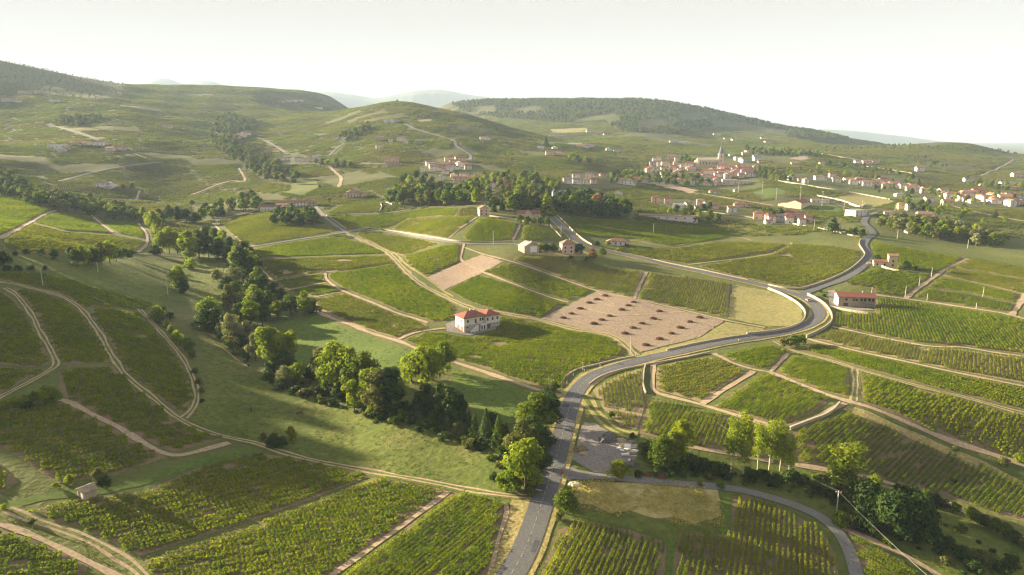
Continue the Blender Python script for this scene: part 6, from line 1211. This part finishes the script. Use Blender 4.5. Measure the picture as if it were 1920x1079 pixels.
# ------------------------------------------------------------------ walls, poles, signs, heaps, animals, car
def wall_thing(px, h, w, label, material='stone', step=2.0):
    o = wall_run('stone_wall', wline(px, step, 4), w, h, M[material]); tag(o, label, 'wall', 'roadside and field walls'); return o
wall_thing([(1440,543),(1465,553),(1490,567),(1504,579),(1510,590),(1506,603),(1492,613),(1465,621),(1440,625),(1400,629)], 1.5, .5, 'pale stone wall on the inner side of the road bend round the mown field')
wall_thing([(1400,630),(1370,634),(1330,641),(1290,649),(1250,658)], .9, .45, 'low mossy wall along the road under the cleared field')
wall_thing([(1514,554),(1535,565),(1550,577),(1559,592),(1559,605),(1548,616),(1530,626),(1512,634)], 1.6, .5, 'tall pale stone wall on the outer side of the road bend')
wall_thing([(1440,536),(1470,542),(1500,543),(1520,538),(1550,528),(1585,512),(1608,495),(1621,480),(1617,470),(1611,460),(1613,450)], 1.3, .5, 'pale stone wall along the side road climbing past the tower house')
wall_thing([(1402,526),(1360,517),(1310,506),(1260,496),(1225,488)], .8, .4, 'low wall on the upper side of the main road')
wall_thing([(1110,461),(1095,452),(1080,440),(1064,424),(1050,410),(1038,399)], 1.4, .45, 'pale wall on the upper side of the village road')
wall_thing([(1052,447),(1042,436),(1032,425)], 1.6, .5, 'bright wall end on the vine side of the village road')
wall_thing([(1028,424),(1000,420),(970,414),(935,409),(915,406)], 1.4, .4, 'reddish garden wall in front of the clipped trees', 'pink_wall')
wall_thing([(655,435),(692,429),(730,433),(780,441),(830,449),(865,454),(920,455),(962,454)], 1.0, .45, 'long low wall beside the grey walled lane')
wall_thing([(650,431),(636,422),(622,412),(612,406)], 1.5, .5, 'bright wall at the mouth of the farm lane')
wall_thing([(712,397),(716,389),(714,383),(722,381),(735,384)], 1.6, .5, 'bent white wall at the corner of the lit terraces', 'white_wall')
wall_thing([(1210,686),(1207,700),(1206,725),(1211,740)], 1.0, .5, 'pale wall between the pale triangular vineyard and the dirt track')
wall_thing([(1105,722),(1125,708),(1160,696),(1200,687),(1240,680),(1290,671),(1330,662)], .7, .45, 'low wall under the road along the inner vineyards')
wall_thing([(1057,712),(1066,703),(1085,693),(1115,686),(1160,675),(1190,670)], .7, .45, 'low wall on the outer side of the lower road bend')
wall_thing([(1481,806),(1502,798),(1520,791),(1545,782),(1562,772),(1574,758)], 1.1, .6, 'crooked dry stone wall below the junction of the dirt tracks')
wall_thing([(985,463),(1000,476),(1030,478)], 1.0, .4, 'short wall in front of the stone barn')
wall_thing([(1532,369),(1580,379),(1612,390),(1622,384)], 2.2, .5, 'white boundary wall by the storehouse', 'white_wall')
wall_thing([(1442,337),(1490,345),(1540,353),(1580,359)], 1.4, .5, 'long pale wall through the green field by the village', 'stone', 4)
wall_thing([(1592,361),(1630,368),(1668,375)], 1.4, .5, 'second stretch of pale wall nearer the storehouse', 'stone', 4)
wall_thing([(1534,288),(1580,296),(1625,304)], 1.4, .5, 'pale terrace wall on the right hill', 'stone', 5)
wall_thing([(1620,312),(1660,318),(1710,326)], 1.4, .5, 'lower pale terrace wall on the right hill', 'stone', 5)
wall_thing([(1320,397),(1380,405),(1440,413),(1520,426),(1600,443)], .9, .5, 'long lit bank wall below the small white houses', 'stone', 4)
wall_thing([(1555,577),(1590,584),(1630,590),(1641,590)], 1.2, .4, 'terrace wall in front of the long farmhouse')
wall_thing([(1625,496),(1640,495),(1660,504),(1685,510)], 1.3, .4, 'garden wall in front of the tower house')

def pole(x, y, hpx, kind, label, lean=0.0):
    P = ground([(x, y)])[0]; h = view_h(P, hpx); o = link('utility_pole' if kind != 'flood' else 'floodlight_pole', None, None, tuple(map(float, P)), R.uniform(-.3, .3)); mb = MB()
    r = .16 if P[1] < 600 else .2
    mb.tube([(0, 0, -.6), (0, 0, h)], [r * 1.2, r * .75], 7); mb.obj('shaft', M['wood'] if kind == 'wood' else M['concrete'], o)
    if kind in ('wood', 'conc'):
        mb = MB(); mb.box(-.75, -.06, h - .55, .75, .06, h - .42); ca = mb.obj('cross_arm', M['wood'] if kind == 'wood' else M['concrete'], o)
        for s in (-.65, 0, .65): mb = MB(); mb.tube([(s, 0, h - .41), (s, 0, h - .2)], .06, 6); mb.obj('insulator', M['white_paint'], ca)
    elif kind == 'flood':
        mb = MB(); mb.box(-1.0, -.15, h - .2, 1.0, .25, h + .5); mb.obj('lamp_head', M['white_paint'], o)
    else:
        mb = MB(); mb.box(-.25, -.12, h - .25, .25, .12, h - .05); mb.obj('bracket', M['concrete'], o)
    tag(o, label, 'pole', 'poles along fields and roads'); return P, h
P0, H0 = pole(1568, 963, 40, 'conc', 'pale concrete power pole by the curving lane in the gully')
pole(1031, 752, 38, 'wood', 'wooden pole with cross arm at the bottom of the lower road bend')
pole(1182, 666, 35, 'plain', 'pale pole between the dirt track and the road under the cleared field')
pole(925, 459, 26, 'conc', 'tall power pole with cross arm on the walled lane')
for x, y, hp, pl in [(1225,439,20,'on the green slope under the warehouse'),(1052,440,18,'on the village road'),(1093,695,15,'beside the outer wall of the lower bend'),(1053,738,22,'at the end of the dirt lane'),(1697,557,20,'on the vine field below the tower house'),(1723,537,18,'beside the grey track, middle one'),(1746,520,18,'beside the grey track, upper one'),(1634,553,14,'behind the long farmhouse'),(1842,561,22,'in the striped strip near the right edge'),(1738,564,13,'at the lower end of the grey track'),(1830,580,12,'on the dirt path near the right edge'),(1814,466,16,'in front of the tree belt'),(1682,449,18,'before the tree belt at the side road'),(81,538,30,'beside the sunlit streak of vines'),(315,553,30,'beside the light round tree of the left field'),(184,511,18,'beside the short row of trees'),(1526,434,20,'beside the cedar'),(1616,391,14,'beside the storehouse'),(1678,396,13,'by the village, first of a pair'),(1684,396,13,'by the village, second of a pair'),(1750,416,13,'among the trees beyond the side road'),(1192,670,8,'at the mouth of the dirt track')]:
    pole(x, y, hp, 'plain', 'slim pale pole standing ' + pl)
for x, y, hp, pl in [(1384,363,19,'next to the school'),(1429,363,21,'behind the sports field'),(1455,376,22,'in front of the sports field'),(1499,388,36,'before the red sports hall'),(1541,386,26,'beside the clubhouse'),(1582,396,20,'left of the storehouse')]:
    pole(x, y, hp, 'flood', 'tall floodlight mast ' + pl)
wm = MB(); top = Vector((float(P0[0]), float(P0[1]), float(P0[2]) + H0 - .2))
for end in (Vector((float(ground([(1440, 905)])[0][0]) - 12, 205.0, 9.5)), Vector((96.0, 118.0, 3.5))):
    for s in (-.65, 0, .65):
        a = top + Vector((0, s, 0)); b = end + Vector((0, s, 0)); wm.tube([a + (b - a) * t - Vector((0, 0, 1.1 * 4 * t * (1 - t))) for t in np.linspace(0, 1, 15)], .011, 4)
o = wm.obj('power_line', M['wire']); tag(o, 'thin sagging power line wires running over the gully from the concrete pole', 'power line'); o['kind'] = 'stuff'
THINGS.remove(o)
def marker(x, y, pl):
    P = ground([(x, y)])[0]; o = link('marker_post', None, None, tuple(map(float, P)), 0); mb = MB(); mb.box(-.1, -.1, -.2, .1, .1, 1.05); mb.obj('post', M['white_paint'], o); mb = MB(); mb.box(-.105, -.105, .72, .105, .105, .86); mb.obj('band', M['red_sign'], o); tag(o, 'white roadside marker post ' + pl, 'marker post', 'roadside marker posts')
for x, y, pl in [(1125,688,'on the outer bend, by the low wall'),(1096,697,'on the outer bend, halfway down'),(1075,705,'on the outer bend, near the dirt lane'),(1063,719,'lowest on the outer bend'),(1385,640,'on the road below the mown field'),(1068,863,'beside the gravel lot')]: marker(x, y, pl)
def round_sign(x, y, label, m):
    P = ground([(x, y)])[0]; o = link('road_sign', None, None, tuple(map(float, P)), 0); mb = MB(); mb.tube([(0, 0, -.3), (0, 0, 2.3)], .05, 6); mb.obj('post', M['concrete'], o)
    mb = MB(); mb.tube([(0, -.07, 2.1), (0, -.12, 2.1)], .42, 16); mb.obj('sign_plate', M[m], o); tag(o, label, 'road sign')
round_sign(1054, 899, 'round red and white road sign at the gravel lot entrance', 'red_sign'); round_sign(1370, 634, 'white road sign beside the low mossy wall', 'white_paint')
# dark heaps of grubbed-up vines on the cleared field
PILES = [(697,622),(635,650),(578,675),(510,718),(445,757),(384,788),(912,670),(870,695),(822,727),(732,773),(672,803),(612,832),(1102,738),(1058,793),(974,830),(907,863),(846,905),(1405,785),(1333,818),(1260,862),(1195,905),(1105,946),(1003,992)]
def heap_mesh(name, material, n=150, sq=.42):
    V, F = [], []; mb = MB(); ms = [(R.uniform(-.5, .5), R.uniform(-.4, .4)) for _ in range(1)]
    bm = bmesh.new(); bmesh.ops.create_icosphere(bm, subdivisions=3, radius=1.0)
    for v in bm.verts:
        k = 1 + .28 * noise.noise(v.co * 2.3 + Vector((R.seed_off, 0, 0))) + .14 * noise.noise(v.co * 6.0); v.co = Vector((v.co.x * k, v.co.y * .72 * k, max(-.1, v.co.z * sq * k)))
    me = bpy.data.meshes.new(name); bm.to_mesh(me); bm.free(); me.materials.append(material); return me
R.seed_off = 0.0
hm = []
for k in range(4): R.seed_off = k * 7.1; hm.append(heap_mesh('vine_heap', M['wood_dark']))
tw = MB()
for k in range(60):
    a = R.uniform(0, 6.283); r = R.uniform(.1, .95); p = Vector((r * math.cos(a), .72 * r * math.sin(a), .38 * (1 - r*r) ** .5)); d = Vector((R.uniform(-1, 1), R.uniform(-1, 1), R.uniform(.1, .9))).normalized() * .3
    tw.tube([p - d * .4, p + d], [.035, .012], 4, cap=False)
twm = tw.mesh('twigs', M['wood_dark'])
for k, (zx, zy) in enumerate(PILES):
    P = ground([(960 + zx / 3.996, 400 + zy / 3.996)])[0]; s = R.uniform(1.9, 2.4); o = link('vine_heap', hm[k % 4], None, tuple(map(float, P)), R.uniform(-.4, .4), s); t = link('twigs', twm, o)
    lab = 'dark heap of uprooted vines on the cleared field'; tag(o, lab, 'heap', 'heaps of uprooted vines on the cleared field'); AUTO.append((o, lab, 960 + zx / 3.996))
# gravel lot
def lot_heap(x, y, s, m, label, sq=.55):
    R.seed_off = x * .37; o = link('gravel_heap', heap_mesh('gravel_heap', M[m], 0, sq), None, tuple(map(float, ground([(x, y)])[0])), R.uniform(-.5, .5), s); tag(o, label, 'heap')
lot_heap(1140, 826, 3.3, 'gravel_dark', 'dark grey crushed stone heap at the back of the gravel lot', .8); lot_heap(1164, 828, 2.0, 'sandpile', 'beige sand heap beside the dark stone heap'); lot_heap(1184, 830, 1.5, 'gravel', 'small grey heap at the corner of the gravel lot')
lot_heap(1182, 873, 2.4, 'gravel_dark', 'rounded grey heap behind the yellow-green tree of the gravel lot', .8); lot_heap(1088, 843, 2.6, 'soil', 'brown earth heap on the road side of the gravel lot', .4); lot_heap(1095, 852, 1.7, 'sandpile', 'pale earth heap beside the brown one', .4); lot_heap(1238, 896, 1.8, 'wood_dark', 'reddish heap of rotting branches beside the lane', .5); lot_heap(1212, 890, 1.6, 'wood_dark', 'dark heap of prunings under the willow', .5)
lot_heap(1752 - 987, 790, 1.9, 'wood_dark', 'reddish brown brushwood heap at the foot of the stream belt', .35); lot_heap(1078, 909, 2.0, 'stone', 'pale rubble heap at the corner of the lane', .3)
for x, y, l, w, z, a, m, lab in [(1168,836,2.6,1.2,.7,.1,'stone','long pale stone slab stack nearest the dark heap'),(1177,840,2.0,1.2,.9,-.3,'white_paint','white slab stack in the middle of the slab row'),(1187,842,2.4,1.0,.6,.2,'stone','pale slab stack at the thicket edge of the lot'),(1172,854,2.6,.9,.5,.05,'white_paint','low white slab stack lying alone'),(1186,850,1.8,1.1,.8,-.2,'concrete','grey slab stack below the pale ones')]:
    P = ground([(x, y)])[0]; o = link('slab_stack', None, None, tuple(map(float, P)), a)
    for k in range(3): mb = MB(); j = R.uniform(-.15, .15); mb.box(-l/2 + j, -w/2, z*k/3 + .02, l/2 + j, w/2, z*(k+1)/3); mb.obj('slab', M[m], o)
    tag(o, lab, 'slab stack', 'stone slabs stacked on the gravel lot')
SL = [(1160,834),(1164,838),(1171,838),(1174,843),(1180,835),(1182,846),(1190,836),(1192,846),(1166,845),(1160,842),(1188,856),(1178,851)]
for k, (x, y) in enumerate(SL):
    P = ground([(x, y)])[0]; mb = MB(); l, w = R.uniform(.5, 1.1), R.uniform(.25, .5); mb.box(-l, -w, -.1, l, w, R.uniform(.2, .6)); o2 = mb.mesh('stone_block', M[R.choice(['stone', 'concrete', 'white_paint'])])
    o = link('stone_block', o2, None, tuple(map(float, P)), R.uniform(-.8, .8)); tag(o, 'loose pale stone block among the slab stacks of the gravel lot', 'stone block', 'loose stone blocks on the gravel lot'); AUTO.append((o, o['label'], x))
# car on the bend
P = ground([(1512, 566)])[0]; i = int(np.argmin(np.linalg.norm(Wm - P[:2], axis=1))); t = Wm[min(i+1, len(Wm)-1)] - Wm[i-1]
q = Wm[i] + nM[i] * 1.5; car = link('car', None, None, (float(q[0]), float(q[1]), float(lift(q[0], q[1], .17))), math.atan2(t[1], t[0])); tag(car, 'small silver grey car driving round the road bend', 'car')
prof_ = [(-2.05,.35),(-2.1,.75),(-1.95,.92),(-.95,.98),(1.1,.98),(2.0,.82),(2.1,.55),(2.05,.32)]
mb = MB(); V = [(x, -.86, z) for x, z in prof_] + [(x, .86, z) for x, z in prof_]; n = len(prof_)
mb.add(V, [tuple(range(n)), tuple(range(2*n-1, n-1, -1))] + [(k, k+n, (k+1) % n + n, (k+1) % n) for k in range(n)]); body = mb.obj('body', M['car_paint'], car)
cab = [(-1.75,.95),(-1.35,1.42),(.35,1.45),(1.15,.97)]; mb = MB(); V = [(x, -.8 + (z - .95) * .25, z) for x, z in cab] + [(x, .8 - (z - .95) * .25, z) for x, z in cab]
mb.add(V, [(0,1,2,3),(7,6,5,4),(0,4,5,1),(1,5,6,2),(2,6,7,3)]); mb.obj('cabin_glass', M['glass'], car); mb = MB(); mb.box(-1.32, -.68, 1.44, .33, .68, 1.49); mb.obj('car_roof', M['car_paint'], car)
for x in (-1.3, 1.3):
    for s in (-1, 1): mb = MB(); mb.tube([(x, s * .72, .32), (x, s * .92, .32)], .32, 14); wh = mb.obj('wheel', M['tyre'], car); mb = MB(); mb.tube([(x, s * .925, .32), (x, s * .94, .32)], .19, 10); mb.obj('rim', M['concrete'], wh)
for s in (-.6, .6): mb = MB(); mb.box(2.03, s - .2, .58, 2.1, s + .2, .74); mb.obj('headlight', M['white_paint'], car); mb = MB(); mb.box(-2.13, s - .2, .7, -2.06, s + .2, .85); mb.obj('tail_light', M['red_sign'], car)
# horses grazing in the meadow: one skinned body each
def horse(x, y, rot, m, label, scale, graze):
    J = [(0,0,1.28,.30),(.55,0,1.32,.29),(-.45,0,1.3,.29),(-.75,0,1.25,.2),(.8,0,1.4,.2)]
    J += [(1.15,0,1.15,.13),(1.4,0,.62,.11),(1.52,0,.3,.08)] if graze else [(1.1,0,1.75,.14),(1.3,0,2.0,.12),(1.6,0,1.78,.08)]
    E = [(0,1),(0,2),(2,3),(1,4),(4,5),(5,6),(6,7)]
    for s in (-1, 1):
        b = len(J); J += [(.62,s*.17,.95,.13),(.64,s*.17,.5,.065),(.62,s*.17,.08,.06),(-.62,s*.18,1.0,.17),(-.52,s*.18,.66,.08),(-.72,s*.18,.5,.065),(-.68,s*.18,.08,.06)]
        E += [(1,b),(b,b+1),(b+1,b+2),(2,b+3),(b+3,b+4),(b+4,b+5),(b+5,b+6)]
    b = len(J); J += [(-.95,0,1.15,.07),(-1.05,0,.6,.05)]; E += [(3,b),(b,b+1)]
    for s in (-1, 1):
        hx = J[6]; J.append((hx[0]-.02, s*.07, hx[2]+.2, .025)); E.append((6, len(J)-1))
    me = bpy.data.meshes.new('horse'); me.from_pydata([j[:3] for j in J], E, []); o = link('horse', me, None, tuple(map(float, ground([(x, y)])[0])), rot, scale)
    md = o.modifiers.new('skin', 'SKIN')
    for k, v in enumerate(me.skin_vertices[0].data): v.radius = (J[k][3], J[k][3]); v.use_root = (k == 0)
    o.modifiers.new('smooth', 'SUBSURF').levels = 1; o.modifiers['smooth'].render_levels = 1; me.materials.append(M[m]); tag(o, label, 'horse')
horse(561, 780, .3, 'coat_brown', 'brown horse grazing in the middle of the meadow', 1.1, True); horse(471, 771, 1.9, 'coat_black', 'dark horse standing with raised head in the shaded meadow', 1.0, False)

# ------------------------------------------------------------------ labels of look-alikes told apart by their order
by = {}
for o, lab, x in AUTO: by.setdefault(lab, []).append((x, o))
for lab, L in by.items():
    if len(L) == 1: continue
    for i, (x, o) in enumerate(sorted(L, key=lambda t: t[0])):
        o['label'] = ' '.join((lab + ', ' + ordinal(i) + ' from the left').split())
for o in THINGS:
    w = o['label'].split() if 'label' in o.keys() else []
    if len(w) > 16: o['label'] = ' '.join(x for x in w if x != 'the'); w = o['label'].split()
    if len(w) > 16: o['label'] = o['label'].replace('mid-sized ', ''); w = o['label'].split()
    if len(w) > 16: print('LONG', len(w), o['label'])
